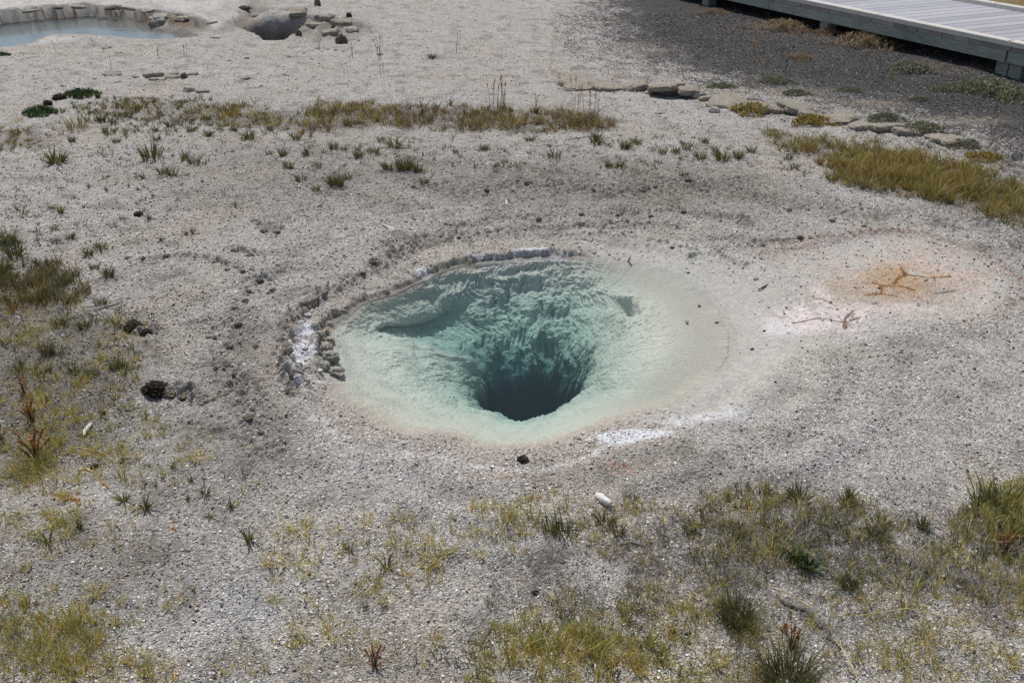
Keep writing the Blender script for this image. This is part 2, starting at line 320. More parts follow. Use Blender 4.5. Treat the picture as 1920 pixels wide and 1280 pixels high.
def water_mat(name, absorb, dens, bumps=.02, wscale=7, scat=None, sd=0):
    m, nt, out = newmat(name); lk = nt.links.new
    tr = N(nt, 'ShaderNodeBsdfTransparent'); gl = N(nt, 'ShaderNodeBsdfGlossy'); gl.inputs['Roughness'].default_value = .03
    fr = N(nt, 'ShaderNodeFresnel'); fr.inputs['IOR'].default_value = 1.33
    geo = N(nt, 'ShaderNodeNewGeometry'); n = N(nt, 'ShaderNodeTexNoise'); n.inputs['Scale'].default_value = wscale; n.inputs['Detail'].default_value = 3
    mp = N(nt, 'ShaderNodeMapping'); mp.inputs['Scale'].default_value = (1, 2.2, 1); lk(geo.outputs['Position'], mp.inputs[0]); lk(mp.outputs[0], n.inputs['Vector'])
    bp = N(nt, 'ShaderNodeBump'); bp.inputs['Strength'].default_value = bumps; bp.inputs['Distance'].default_value = .05; lk(n.outputs[0], bp.inputs['Height'])
    lk(bp.outputs[0], gl.inputs['Normal']); lk(bp.outputs[0], fr.inputs['Normal'])
    mx = N(nt, 'ShaderNodeMixShader'); lk(fr.outputs[0], mx.inputs[0]); lk(tr.outputs[0], mx.inputs[1]); lk(gl.outputs[0], mx.inputs[2]); lk(mx.outputs[0], out.inputs['Surface'])
    va = N(nt, 'ShaderNodeVolumeAbsorption'); va.inputs['Color'].default_value = (*absorb, 1); va.inputs['Density'].default_value = dens
    if scat:
        vs = N(nt, 'ShaderNodeVolumeScatter'); vs.inputs['Color'].default_value = (*scat, 1); vs.inputs['Density'].default_value = sd
        ads = N(nt, 'ShaderNodeAddShader'); lk(va.outputs[0], ads.inputs[0]); lk(vs.outputs[0], ads.inputs[1]); lk(ads.outputs[0], out.inputs['Volume'])
    else: lk(va.outputs[0], out.inputs['Volume'])
    return m
# ------------------------------------------------------------------ grassy areas: polygon px, tufts per m2, blades/tuft, height (m), palette, clump threshold
PAL = {
 'gold': [(lin(128,108,60), lin(170,150,82)), (lin(104,96,54), lin(138,136,70)), (lin(140,116,66), lin(184,156,92)), (lin(104,94,52), lin(132,130,66)), (lin(116,88,52), lin(160,130,74)), (lin(84,84,48), lin(98,106,56)), (lin(150,126,76), lin(186,164,104))],
 'olive': [(lin(98,84,54), lin(80,88,50)), (lin(112,98,60), lin(100,106,58)), (lin(74,68,46), lin(66,76,44)), (lin(124,106,68), lin(96,96,58))],
 'yg': [(lin(204,174,98), lin(124,138,70)), (lin(206,174,100), lin(164,164,90)), (lin(158,146,82), lin(98,118,62)), (lin(212,180,106), lin(192,178,108)), (lin(196,168,100), lin(142,148,80))],
 'rust': [(lin(130,100,58), lin(168,132,74)), (lin(124,104,58), lin(160,140,76)), (lin(88,74,50), lin(118,98,62)), (lin(108,100,56), lin(142,134,72)), (lin(92,70,56), lin(118,88,68)), (lin(150,128,84), lin(178,152,96)), (lin(78,76,50), lin(92,98,58))],
 'grey': [(lin(130,122,116), lin(156,148,142)), (lin(96,90,86), lin(118,110,106)), (lin(160,150,140), lin(186,178,170))],
 'tan': [(lin(130,110,86), lin(166,144,116)), (lin(112,94,76), lin(146,124,100)), (lin(150,130,104), lin(182,162,130))],
 'sage': [(lin(96,98,80), lin(122,130,106)), (lin(84,90,70), lin(104,114,86)), (lin(130,124,98), lin(166,162,128))],
 'green': [(lin(60,76,44), lin(76,100,56)), (lin(70,84,50), lin(98,120,68)), (lin(50,62,40), lin(62,82,50))],
 'herb': [(lin(128,122,78), lin(104,114,74)), (lin(112,112,74), lin(92,104,68)), (lin(156,136,88), lin(124,124,80))],
 'orange': [(lin(104,70,42), lin(156,108,62)), (lin(86,58,38), lin(130,84,50)), (lin(128,92,52), lin(176,134,82))],
}
GR = [
 ([(1425,252),(1500,250),(1580,262),(1640,275),(1600,292),(1500,285),(1430,275)], 700, 12, .075, 'gold', -.15),
 ([(1540,310),(1580,285),(1640,268),(1720,285),(1800,305),(1880,345),(1980,385),(1990,450),(1900,425),(1820,395),(1740,378),(1640,360),(1570,345)], 900, 14, .10, 'gold', -.3),
 ([(1800,262),(1850,275),(1900,310),(1900,330),(1830,300)], 250, 8, .06, 'gold', -.1),
 ([(1440,300),(1540,290),(1570,345),(1480,330)], 220, 7, .05, 'olive', 0),
 ([(545,215),(600,192),(690,195),(740,200),(900,200),(960,205),(1080,210),(1155,225),(1150,245),(1010,250),(850,242),(700,238),(560,250)], 620, 10, .062, 'rust', -.12),
 ([(560,212),(620,195),(740,208),(730,235),(640,228),(570,240)], 330, 10, .055, 'yg', -.05),
 ([(960,215),(1150,215),(1150,240),(980,250)], 260, 11, .07, 'gold', .05),
 ([(-40,245),(60,232),(105,250),(110,275),(40,280),(-40,290)], 360, 9, .055, 'rust', -.05),
 ([(130,195),(260,180),(420,195),(540,215),(540,250),(420,250),(280,255),(180,250),(110,225)], 420, 9, .045, 'olive', -.05),
 ([(380,205),(540,205),(530,235),(400,235)], 380, 10, .055, 'yg', .0),
 ([(180,190),(300,182),(560,205),(560,240),(300,225),(180,215)], 300, 10, .055, 'rust', .0),
 ([(-40,520),(30,490),(100,492),(130,520),(130,560),(60,580),(-40,590)], 560, 12, .085, 'rust', -.35),
 ([(-40,490),(110,490),(135,530),(100,570),(-40,575)], 700, 12, .08, 'olive', -.6),
 ([(-40,420),(40,430),(55,470),(20,490),(-40,490)], 600, 10, .055, 'olive', -.2),
 ([(-60,560),(140,560),(280,590),(300,700),(250,820),(100,800),(-60,760)], 600, 6, .040, 'olive', -.1),
 ([(-60,560),(160,560),(300,650),(260,900),(-60,900)], 300, 6, .038, 'yg', -.02),
 ([(-60,740),(130,730),(160,900),(100,1010),(-60,1010)], 420, 7, .042, 'yg', -.1),
 ([(100,760),(430,800),(460,930),(300,1000),(100,1000)], 220, 6, .036, 'yg', -.02),
 ([(-60,980),(350,980),(350,1140),(-60,1140)], 110, 5, .03, 'yg', .0),
 ([(-60,1130),(100,1125),(190,1135),(270,1200),(330,1300),(-60,1300)], 1000, 8, .042, 'yg', -.35),
 ([(420,1210),(600,1190),(640,1300),(400,1300)], 560, 7, .038, 'yg', .0),
 ([(640,1180),(860,1190),(900,1300),(640,1300)], 180, 6, .04, 'yg', .1),
 ([(860,935),(1010,945),(1180,950),(1300,930),(1500,905),(1640,935),(1780,980),(1850,900),(1990,880),(1990,1120),(1800,1130),(1600,1110),(1400,1110),(1240,1100),(1120,1030),(1000,1010),(880,1000)], 620, 6, .040, 'yg', -.1),
 ([(1180,950),(1300,930),(1500,905),(1640,935),(1780,980),(1990,960),(1990,1120),(1600,1110),(1300,1100),(1200,1040)], 620, 6, .036, 'olive', -.12),
 ([(940,1160),(1060,1150),(1240,1100),(1330,1100),(1350,1200),(1300,1300),(900,1300),(930,1220)], 1100, 8, .042, 'yg', -.3),
 ([(1840,905),(1990,890),(1990,1010),(1860,1000)], 900, 8, .055, 'yg', -.4),
 ([(1300,1120),(1990,1110),(1990,1300),(1300,1300)], 380, 6, .038, 'yg', -.1),
 ([(840,1150),(1300,1100),(1330,1300),(800,1300)], 420, 6, .038, 'olive', -.1),
 ([(700,985),(850,970),(850,1080),(700,1100),(660,1050)], 360, 6, .04, 'yg', -.1),
 ([(420,920),(860,960),(700,1000),(520,1060)], 60, 5, .035, 'yg', .1),
 ([(480,1040),(680,1040),(680,1180),(480,1200)], 60, 5, .04, 'yg', .0),
 ([(480,260),(1300,250),(1400,300),(1300,330),(700,330),(500,320)], 200, 8, .036, 'olive', .05),
 ([(0,280),(480,260),(500,330),(300,420),(0,480)], 150, 7, .034, 'olive', .07),
 ([(60,600),(290,600),(460,900),(300,1000),(60,1000)], 70, 5, .035, 'olive', .1),
 ([(1760,-20),(2200,-40),(2300,40),(1925,8)], 500, 10, .12, 'tan', -.3),
]
GREYG = [([(900,1000),(1300,930),(1640,935),(1990,960),(1990,1180),(1600,1150),(1200,1180),(940,1200)], 800, 5, .022),
 ([(1180,980),(1990,980),(1990,1130),(1200,1100)], 700, 6, .022),
 ([(-60,560),(200,600),(260,760),(60,900),(-60,900)], 220, 5, .02), ([(640,990),(800,1000),(800,1150),(640,1150)], 300, 5, .02),
 ([(560,200),(1150,205),(1150,245),(560,245)], 420, 7, .035), ([(1560,330),(1900,390),(1950,440),(1700,390)], 300, 7, .05),
 ([(-60,1120),(330,1150),(330,1300),(-60,1300)], 420, 5, .022), ([(-40,540),(140,560),(120,600),(-40,600)], 400, 6, .04), ([(1300,1120),(1990,1110),(1990,1300),(1300,1300)], 200, 5, .025)]
for g in (0, 1, 4, 7, 9, 10, 12, 15, 18, 20, 21): GRASSY.append(poly(GR[g][0]))
GRASSY.append(poly(GREYG[2][0]))
# ------------------------------------------------------------------ ground + basin: one polar sheet round the spring, split at the shore
NT = 2200
TH = np.linspace(0, 2*math.pi, NT, endpoint=False)
PROF = {
 0: [(1,0),(.88,-.006),(.73,-.016),(.59,-.038),(.46,-.085),(.345,-.15),(.29,-.36),(.26,-.9),(.20,-2.2)],
 20: [(1,0),(.88,-.006),(.73,-.018),(.60,-.048),(.47,-.11),(.35,-.185),(.295,-.38),(.27,-.9),(.20,-2.2)],
 42: [(1,0),(.90,-.012),(.77,-.035),(.64,-.085),(.50,-.155),(.38,-.24),(.31,-.42),(.28,-.9),(.2,-2.2)],
 66: [(1,0),(.96,-.03),(.88,-.07),(.78,-.14),(.66,-.23),(.52,-.34),(.42,-.50),(.34,-.9),(.24,-2.2)],
 90: [(1,0),(.96,-.035),(.885,-.09),(.79,-.165),(.66,-.255),(.53,-.355),(.43,-.52),(.35,-.95),(.25,-2.2)],
 112: [(1,0),(.95,-.045),(.87,-.115),(.79,-.185),(.70,-.25),(.58,-.34),(.44,-.50),(.33,-.9),(.24,-2.2)],
 124: [(1,0),(.96,-.05),(.875,-.16),(.88,-.22),(.80,-.26),(.62,-.34),(.44,-.46),(.31,-.85),(.22,-2.2)],
 142: [(1,0),(.96,-.05),(.865,-.155),(.93,-.215),(.83,-.24),(.62,-.30),(.42,-.41),(.29,-.8),(.21,-2.2)],
 158: [(1,0),(.96,-.04),(.88,-.11),(.92,-.15),(.82,-.17),(.58,-.22),(.36,-.30),(.27,-.7),(.2,-2.2)],
 172: [(1,0),(.95,-.03),(.88,-.055),(.78,-.085),(.62,-.12),(.38,-.18),(.225,-.26),(.195,-.7),(.15,-2.2)],
 190: [(1,0),(.93,-.03),(.84,-.05),(.72,-.08),(.55,-.125),(.35,-.19),(.215,-.28),(.19,-.7),(.15,-2.2)],
 205: [(1,0),(.90,-.03),(.80,-.055),(.69,-.085),(.54,-.135),(.37,-.20),(.24,-.30),(.20,-.8),(.16,-2.2)],
 228: [(1,0),(.88,-.03),(.76,-.06),(.66,-.09),(.55,-.14),(.43,-.20),(.33,-.31),(.29,-.8),(.22,-2.2)],
 270: [(1,0),(.90,-.04),(.78,-.085),(.66,-.135),(.56,-.19),(.465,-.255),(.42,-.36),(.41,-.8),(0.3,-2.2)],
 315: [(1,0),(.88,-.035),(.75,-.07),(.63,-.11),(.52,-.15),(.43,-.20),(.36,-.32),(.32,-.9),(.25,-2.2)],
 340: [(1,0),(.88,-.010),(.73,-.025),(.60,-.055),(.47,-.10),(.37,-.155),(.31,-.32),(.27,-.9),(.22,-2.2)],
}
def crack_field(T, D):
    crk = np.zeros_like(T)
    for dg, a, b in ((76, 1.4, 5.5), (81, 2.2, 5.2), (98, 2.0, 5.6), (104, 1.2, 5.0), (109, 2.5, 5.5), (113, 3.5, 6)):
        wob = 2.5*pn(T*1.1+dg, T*.3, 80)+(T-3)*.5
        crk = np.maximum(crk, np.exp(-((D-dg-wob)/(.8+.6*pn(T*3, T*0+dg, 81)))**2)*sm(a, a+.6, T)*(1-sm(b-.8, b, T))*sm(-.25, .1, pn(T*7+dg, D*.5, 82)))
    return crk
def basin():
    keys = sorted(PROF); K = np.array(keys+[360+keys[0]], float); K = np.concatenate([[keys[-1]-360.], K])
    tab = np.array([PROF[keys[-1]]]+[PROF[k] for k in keys]+[PROF[keys[0]]])       # n,9,2
    deg = np.degrees(TH)
    lev = tab.shape[1]
    cols = np.zeros((NT, lev, 2))
    for i in range(lev):
        for j in range(2):
            c = np.interp(deg, K, tab[:, i, j]); kk = np.ones(61); kk = np.hanning(63)[1:-1]; kk /= kk.sum()
            c = np.convolve(np.concatenate([c[-30:], c, c[:30]]), kk, 'valid'); cols[:, i, j] = c
    # smooth curve through the levels (Catmull-Rom)
    NB = 330
    lp = np.array([0, 1.0, 2.1, 3.1, 4.2, 5.4, 6.5, 7.3, 8.0])
    tt = np.linspace(0, 8, NB)
    out = np.zeros((NB, NT, 2))
    seg = np.clip(np.searchsorted(lp, tt, 'right')-1, 0, lev-2)
    for a in range(NB):
        i = seg[a]; f = (tt[a]-lp[i])/(lp[i+1]-lp[i])
        p1 = cols[:, i]; p2 = cols[:, i+1]; p0 = cols[:, max(i-1, 0)]; p3 = cols[:, min(i+2, lev-1)]
        cr = .5*((2*p1)+(-p0+p2)*f+(2*p0-5*p1+4*p2-p3)*f*f+(-p0+3*p1-3*p2+p3)*f**3)
        out[a] = .65*cr+.35*(p1*(1-f)+p2*f)
    Rr = RS(TH)[None]
    T = tt[:, None]*np.ones((1, NT)); D = deg[None]*np.ones((NB, 1))
    thw = TH[None]+.05*pn(T*1.2, D*.03, 71)*sm(1, 4, T)
    r = out[..., 0]*Rr; z = WZ-.008+out[..., 1]
    X = PC[0]+r*np.cos(thw); Y = PC[1]+r*np.sin(thw)
    v = np.stack([X, Y, z], -1)
    du = np.roll(v, -1, 1)-np.roll(v, 1, 1); dv = np.gradient(v, axis=0)
    nn = np.cross(du, dv); nn /= np.linalg.norm(nn, axis=-1, keepdims=True)+1e-9
    nn *= np.where(nn[..., 2:3]*1.0-0.3*(np.cos(thw)*nn[..., 0]+np.sin(thw)*nn[..., 1])[..., None] < 0, -1, 1)
    # displacement
    def az(c, w, soft=18):
        d = np.abs((D-c+180) % 360-180); return 1-sm(w-soft, w+soft, d)
    aw = TH[None]*1.0+.09*pn(T*.9, np.cos(TH)[None]*3+5, 72)+.06*T/4
    cx = np.cos(aw); sx = np.sin(aw); cx0 = cx
    tq = np.mod(aw-math.radians(270), 2*math.pi)
    def ring(f, s, tf): return pn(tq*f+.5*pn(T*1.3, tq*5, s+100), T*tf+7, s)
    fl = ring(16, 73, .6); fl2 = ring(42, 74, 1.2); ws = 1-sm(6, 24, np.abs((D-270+180) % 360-180))
    def lump(f, tf, sd_): return pn(tq*f, T*tf+3, sd_)*(1-ws)+pn(cx*f, sx*f+T*tf, sd_)*ws
    bl = lump(5.5, 1.3, 75); bl2 = lump(15, 3.6, 76); bl3 = lump(50, 12, 77)
    rid = .35-np.abs(fl); rid2 = .3-np.abs(fl2)
    env = sm(.15, .8, T)
    nw = az(128, 58); ne = az(45, 42, 20); nb = az(92, 30)
    so = az(285, 55, 20); we = az(185, 28)
    fine_ = lump(28, 6, 771)+.6*lump(62, 15, 772)
    A = env*(nw*(.012*rid+.010*rid2*(1-sm(2.0, 3.0, T))+.018*bl+.006*bl2)*(.5+.5*sm(3.2, 5, T)*1+.5*(1-sm(2.6, 3.2, T)))
        + ne*sm(1.6, 2.8, T)*(.013*rid+.007*rid2+.016*bl+.006*bl2+.003*fine_)
        + nb*(.012*bl+.016*rid2*(1-sm(1.6, 2.8, T))+.012*rid+.003*bl2)
        + so*(.008*bl+.003*bl2+sm(3.2, 4.2, T)*(.02*bl+.006*rid2))
        + we*(sm(2.2, 3.8, T)*(.012*rid+.005*rid2+.024*bl+.007*bl2)))
    A += env*sm(5, 6.2, T)*(.014*bl+.005*bl2)*(1-.6*we)+env*.004*bl3+env*.004*fine_*sm(1.2,2.5,T)
    A += .035*sm(4.6, 5.6, T)*(ne+we)*np.clip(pn(cx*9+9, sx*9+T*1.6, 78), -1, 1)
    # small pockets
    A -= .05*np.exp(-((D-36)/7)**2-((T-3.1)/.22)**2)+.03*np.exp(-((D-40)/9)**2-((T-2.7)/.2)**2)*-1
    v += nn*A[..., None]*1.15
    # colour
    n = NB*NT
    c0 = lin(194,191,181); base = np.ones((NB, NT, 3))*c0
    def mix(cc, m):
        nonlocal base
        base = base*(1-m[..., None])+cc*m[..., None]
    sp = pn(T*9+cx*30, sx*30, 79)
    mix(lin(176,178,168), .45*sm(-.1, .5, bl+.5*sp))
    mix(lin(222,219,208), .35*sm(.02, .3, rid*1.2)*sm(1.5, 3, T))
    mix(C_sand*.95, 1-sm(.0, .5, T)); mix(lin(202,197,182), .35*np.exp(-((T-.2)/.25)**2)*az(280, 70, 15))
    mix(lin(172,168,158), .9*az(5, 62)*(1-sm(1.0, 2.8, T))); mix(lin(150,150,140), .35*az(205, 40)*(1-sm(1.5, 3.5, T))*sm(-.2, .3, sp+bl))
    mix(lin(176,168,156), .6*az(128, 56, 8)*(1-sm(.3, 1.0, T)))
    crk = crack_field(T, D)
    mix(lin(66,70,66), .75*crk)
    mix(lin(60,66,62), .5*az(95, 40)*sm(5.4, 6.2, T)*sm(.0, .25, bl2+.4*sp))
    mix(lin(120,134,130), .5*sm(5.0, 6.2, T)); mix(lin(14,20,20), .97*sm(6.2, 6.95, T))  # darkness of the deep vent painted into the base colour, near-black lowest
    v = v.reshape(-1, 3)
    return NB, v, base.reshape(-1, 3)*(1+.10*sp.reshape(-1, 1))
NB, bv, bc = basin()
def grid_quads(nr, nt):
    i = np.arange(nr-1)[:, None]*nt; j = np.arange(nt)[None]; j2 = (j+1) % nt
    return np.stack([i+j, i+nt+j, i+nt+j2, i+j2], -1).reshape(-1, 4)
# outer rows
s_ = [0.0]; 
while s_[-1] < 70:
    r = 1+s_[-1]; st = .0065 if r > .1 else .005
    if r > 2.9: st = .0065*(r/2.9)**1.75
    s_.append(s_[-1]+st)
s_ = np.array(s_)
rr = RS(TH)[None]+s_[:, None]*np.ones((1, NT))
gx = PC[0]+rr*np.cos(TH)[None]; gy = PC[1]+rr*np.sin(TH)[None]
gx = gx.ravel(); gy = gy.ravel()
gz = gh(gx, gy, True); gz[:NT] = WZ-.008
# the basin's first row meets the ground's first row exactly
bv[:NT, 0] = gx[:NT]; bv[:NT, 1] = gy[:NT]; bv[:NT, 2] = gz[:NT]
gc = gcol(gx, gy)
_m = ell(gx, gy, 150, 25, 360, 34, .3)*sm(-.35, -.2, sdist(gx, gy, L['pondrim']))*(1-sm(-4.3, -3.7, gx))*sm(-.03, .03, gz)*(1-sm(.06, .09, gz+.02*pn(gx*2, gy*2, 98)))
_m = (_m*.85)[:, None]; gc = gc*(1-_m)+lin(128,104,74)*_m
_m = (ell(gx, gy, 150, 25, 360, 34, .3)*(1-sm(-.03, .02, gz))*.5)[:, None]; gc = gc*(1-_m)+lin(126,120,108)*_m
q = grid_quads(len(s_), NT)
_s = (s_[:, None]*np.ones((1, NT))).ravel(); _aE = np.tile(1-sm(45, 85, np.abs((np.degrees(TH)-5+180) % 360-180)), len(s_))
galpha = 1-(.78*_aE*(1-sm(.02, .55, _s+.06*pn(gx*5, gy*5, 99))))-(.45*(1-_aE)*(1-sm(.0, .08, _s)))-.35*sm(-.05, .15, sdist(gx, gy, TNG))*(1-_aE*(1-sm(.1, .5, _s)))
galpha = np.clip(galpha, .15, 1)
gc = gc*(1-.24*(1-galpha))[:, None]*(1-np.array([.03, 0, -.03])*(1-galpha)[:, None])
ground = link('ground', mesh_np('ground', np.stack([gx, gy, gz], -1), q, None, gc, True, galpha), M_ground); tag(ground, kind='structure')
bc[:NT] = gc[:NT]
w8 = sm(0, 1, np.linspace(0, 1, 40))[:, None, None]
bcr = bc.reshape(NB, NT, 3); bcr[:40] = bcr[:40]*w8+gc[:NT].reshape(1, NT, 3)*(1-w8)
bq = grid_quads(NB, NT)
cen = np.array([[PC[0], PC[1], WZ-2.4]]); k0 = (NB-1)*NT
btri = np.stack([k0+np.arange(NT), np.full(NT, NB*NT), k0+(np.arange(NT)+1) % NT], -1)
_wb = sm(0, 70, np.arange(NB))[:, None]; balpha = (galpha[:NT][None]*(1-_wb)+.10*_wb).ravel()
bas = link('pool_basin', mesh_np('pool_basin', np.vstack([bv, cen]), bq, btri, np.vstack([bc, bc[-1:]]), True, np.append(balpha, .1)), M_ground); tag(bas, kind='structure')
print('ground verts', len(gx), 'basin', len(bv))
# water of the spring (closed body so that depth colours the light)
def water_body(name, outline, ztop, zbot, m):
    n = len(outline); o2 = np.asarray(outline)
    v = np.vstack([np.c_[o2, np.full(n, ztop)], np.c_[o2, np.full(n, zbot)]])
    me = bpy.data.meshes.new(name)
    fc = [tuple(range(n)), tuple(range(2*n-1, n-1, -1))]+[(i, i+n, (i+1) % n+n, (i+1) % n) for i in range(n)]
    me.from_pydata([tuple(p) for p in v], [], fc); me.update()
    o = link(name, me, m); tag(o, kind='structure'); return o
ta = np.linspace(0, 2*math.pi, 256, endpoint=False); ra = RS(ta)+.045
M_w1 = water_mat('clear_turquoise_water', (.06, .62, .60), .90, .05, 7, (.62, .88, .86), .07)
water_body('spring_water', np.c_[PC[0]+ra*np.cos(ta), PC[1]+ra*np.sin(ta)], WZ, WZ-2.6, M_w1)
pp = poly([(-620,130),(0,112),(200,88),(420,84),(395,40),(250,25),(100,20),(-100,30),(-620,20)], -.05)
M_w2 = water_mat('milky_pond_water', (.1, .7, .85), .6, .05, 5, (.72, .87, .96), 2.6)
water_body('pond_water', pp, -.05, -1.2, M_w2)
# ------------------------------------------------------------------ gravel (pebbles nobody could count)
def rand_ground(n, d0=1.9, d1=17, pw=1.9):
    u = rng.random(n); a = 1-pw
    D = (d0**a+u*(d1**a-d0**a))**(1/a); X = (rng.random(n)*2-1)*(.66*D+.5)
    return X, D
CUBE = np.array([(-1,-1,-1),(1,-1,-1),(1,1,-1),(-1,1,-1),(-1,-1,1),(1,-1,1),(1,1,1),(-1,1,1)], float)
CQ = np.array([(0,3,2,1),(4,5,6,7),(0,1,5,4),(1,2,6,5),(2,3,7,6),(3,0,4,7)])
def pebbles(x, y, z, sz, flat=.6):
    n = len(x); v = CUBE[None]*np.array([1, 1, 1.0])+rng.normal(0, .28, (n, 8, 3))
    v = v/np.linalg.norm(v, axis=2, keepdims=True)*(1+rng.normal(0, .14, (n, 8, 1)))
    s3 = sz[:, None]*np.stack([np.ones(n), .55+.4*rng.random(n), flat*(.6+.6*rng.random(n))], 1)
    v = v*s3[:, None]*.72
    a = rng.random(n)*6.283; ca, sa = np.cos(a)[:, None], np.sin(a)[:, None]
    vx = v[..., 0]*ca-v[..., 1]*sa; vy = v[..., 0]*sa+v[..., 1]*ca
    v = np.stack([vx+x[:, None], vy+y[:, None], v[..., 2]+z[:, None]+s3[:, 2:3]*.25], -1)
    q = (CQ[None]+(np.arange(n)*8)[:, None, None]).reshape(-1, 4)
    return v.reshape(-1, 3), q
def do_gravel():
    x, y = rand_ground(230000)
    xa = .5+8.5*rng.random(90000); ya = 6.6+7.4*rng.random(90000)**.8; ka = sdist(xa, ya, L['dark']) > -.6; x = np.append(x, xa[ka]); y = np.append(y, ya[ka])
    dx = x-PC[0]; dy = y-PC[1]; s = np.hypot(dx, dy)-RS(np.arctan2(dy, dx))
    sandy = ell(x, y, 1330, 640, 120, 110, .5)
    keep = (s > .03) & (rng.random(len(x)) > .85*sandy) & (sdist(x, y, L['pond']) < -.02)
    aE = 1-sm(40, 75, np.abs((np.degrees(np.arctan2(dy, dx))-5+180) % 360-180))
    keep &= rng.random(len(x)) > .92*aE*(1-sm(.1, .6, s))
    keep &= rng.random(len(x)) > .7*sm(-.05, .1, sdist(x, y, TNG))
    keep &= rng.random(len(x)) < .45+.75*sm(-.35, .35, fbm(x*1.6, y*1.6, 90))+.5*(y < 3)
    x = x[keep]; y = y[keep]; s = s[keep]; n = len(x)
    cm = clodmask(x, y)
    sz = np.exp(rng.normal(0, .42, n))*.0042*np.clip(y/3.0, .85, 2.2)*(1+2.2*(cm > .15)*(rng.random(n) < .13*cm))
    sz = np.minimum(sz, .0125)
    c = gcol(x, y)
    g = np.exp(rng.normal(.06, .36, n)); g = np.where(y > 6.5, np.exp(rng.normal(.1, .6, n)), g)[:, None]; c = c*g
    t = rng.random(n); c = np.where((t < .07)[:, None], lin(74,72,72)[None]*g, c); c = np.where(((t > .07) & (t < .10))[:, None], lin(140,104,80)[None]*g, c)
    c = np.where(((t > .10) & (t < .20) & (s > .1))[:, None], np.minimum(lin(214,210,206)[None]*g, .85), c)
    c = np.where((sz > .012)[:, None], c*.72, c)
    v, q = pebbles(x, y, gh(x, y)+.001, sz)
    o = link('gravel', mesh_np('gravel', v, q, None, np.repeat(np.clip(c, 0, .9), 8, 0), False), M_peb); tag(o, 'loose pale and dark sinter gravel strewn over the ground', 'gravel', kind='stuff')
do_gravel()
# ------------------------------------------------------------------ blades
def blades(x, y, z, h, w, azm, lean, c0, c1, curl=.5):
    """tapered bent strips: 7 verts, 2 quads + 1 tri each"""
    n = len(x); dx, dy = np.cos(azm), np.sin(azm); f = rng.random(n)*6.283; sx, sy = np.cos(f), np.sin(f)
    V = np.zeros((n, 7, 3)); Cc = np.zeros((n, 7, 3))
    for i, (t, ww) in enumerate(((0, .8), (.4, 1), (.75, .7))):
        out = h*lean*(t*(1-curl)+curl*t*t); up = h*t*np.sqrt(np.clip(1-(lean*.62)**2*t, .1, 1))
        for k, sg in enumerate((-1, 1)):
            V[:, i*2+k] = np.stack([x+dx*out+sg*sx*w*ww*.5, y+dy*out+sg*sy*w*ww*.5, z+up], 1)
            Cc[:, i*2+k] = c0*(1-t)+c1*t
    out = h*lean; up = h*np.sqrt(np.clip(1-(lean*.62)**2, .1, 1))
    V[:, 6] = np.stack([x+dx*out, y+dy*out, z+up], 1); Cc[:, 6] = c1
    b = (np.arange(n)*7)[:, None]
    q = np.concatenate([b+np.array([[0, 1, 3, 2]]), b+np.array([[2, 3, 5, 4]])], 0); t = b+np.array([[4, 5, 6]])
    return V.reshape(-1, 3), q, t, Cc.reshape(-1, 3)
class Acc:
    def __init__(s): s.v = []; s.q = []; s.t = []; s.c = []; s.n = 0
    def add(s, v, q, t, c):
        s.v.append(v); s.c.append(c)
        if q is not None and len(q): s.q.append(np.asarray(q)+s.n)
        if t is not None and len(t): s.t.append(np.asarray(t)+s.n)
        s.n += len(v)
    def mesh(s, name, smooth=True):
        return mesh_np(name, np.vstack(s.v), np.vstack(s.q) if s.q else None, np.vstack(s.t) if s.t else None, np.clip(np.vstack(s.c), 0, .95), smooth)
BR = {'yg': 1.18, 'gold': 1.15, 'rust': 1.08, 'olive': 1.15}
def pick(pal, n, var=.14):
    p = PAL[pal]; i = rng.integers(0, len(p), n); g = np.exp(rng.normal(0, var, n))[:, None]*BR.get(pal, 1)
    return np.array([q[0] for q in p])[i]*g, np.array([q[1] for q in p])[i]*g
def tufts(acc, X, Y, nb, hgt, pal, spread=.012, lean=(.1, .75), wid=.0030):
    n = len(X); k = rng.poisson(nb, n)+1; idx = np.repeat(np.arange(n), k); m = len(idx)
    a = rng.random(m)*6.283; rd = spread*np.sqrt(rng.random(m))*(.5+rng.random(n)[idx])
    x = X[idx]+np.cos(a)*rd; y = Y[idx]+np.sin(a)*rd
    hh = hgt*(1.2 if np.median(Y) < 3.6 else 1)*np.exp(rng.normal(0, .25, n)+.9*pn(X*3, Y*3, 97)+.4*pn(X*11, Y*11, 92))[idx]*(.5+.6*rng.random(m))
    a2 = a+rng.normal(0, .9, m); ln = lean[0]+(lean[1]-lean[0])*rng.random(m)**1.2; bent = rng.random(m) < .18; ln = np.where(bent, ln+.5, ln)
    ti = rng.integers(0, len(PAL[pal]), n)[idx]; alt = rng.random(m) < .4; ti = np.where(alt, rng.integers(0, len(PAL[pal]), m), ti)
    g = np.exp(rng.normal(0, .13, m))[:, None]*BR.get(pal, 1)
    c0 = np.array([q[0] for q in PAL[pal]])[ti]*g; c1 = np.array([q[1] for q in PAL[pal]])[ti]*g
    w = wid*(.6+.7*rng.random(m))*np.clip(y/4.5, .85, 1.25)
    acc.add(*blades(x, y, gh(x, y)-.004, hh, w, a2, ln, c0, c1))
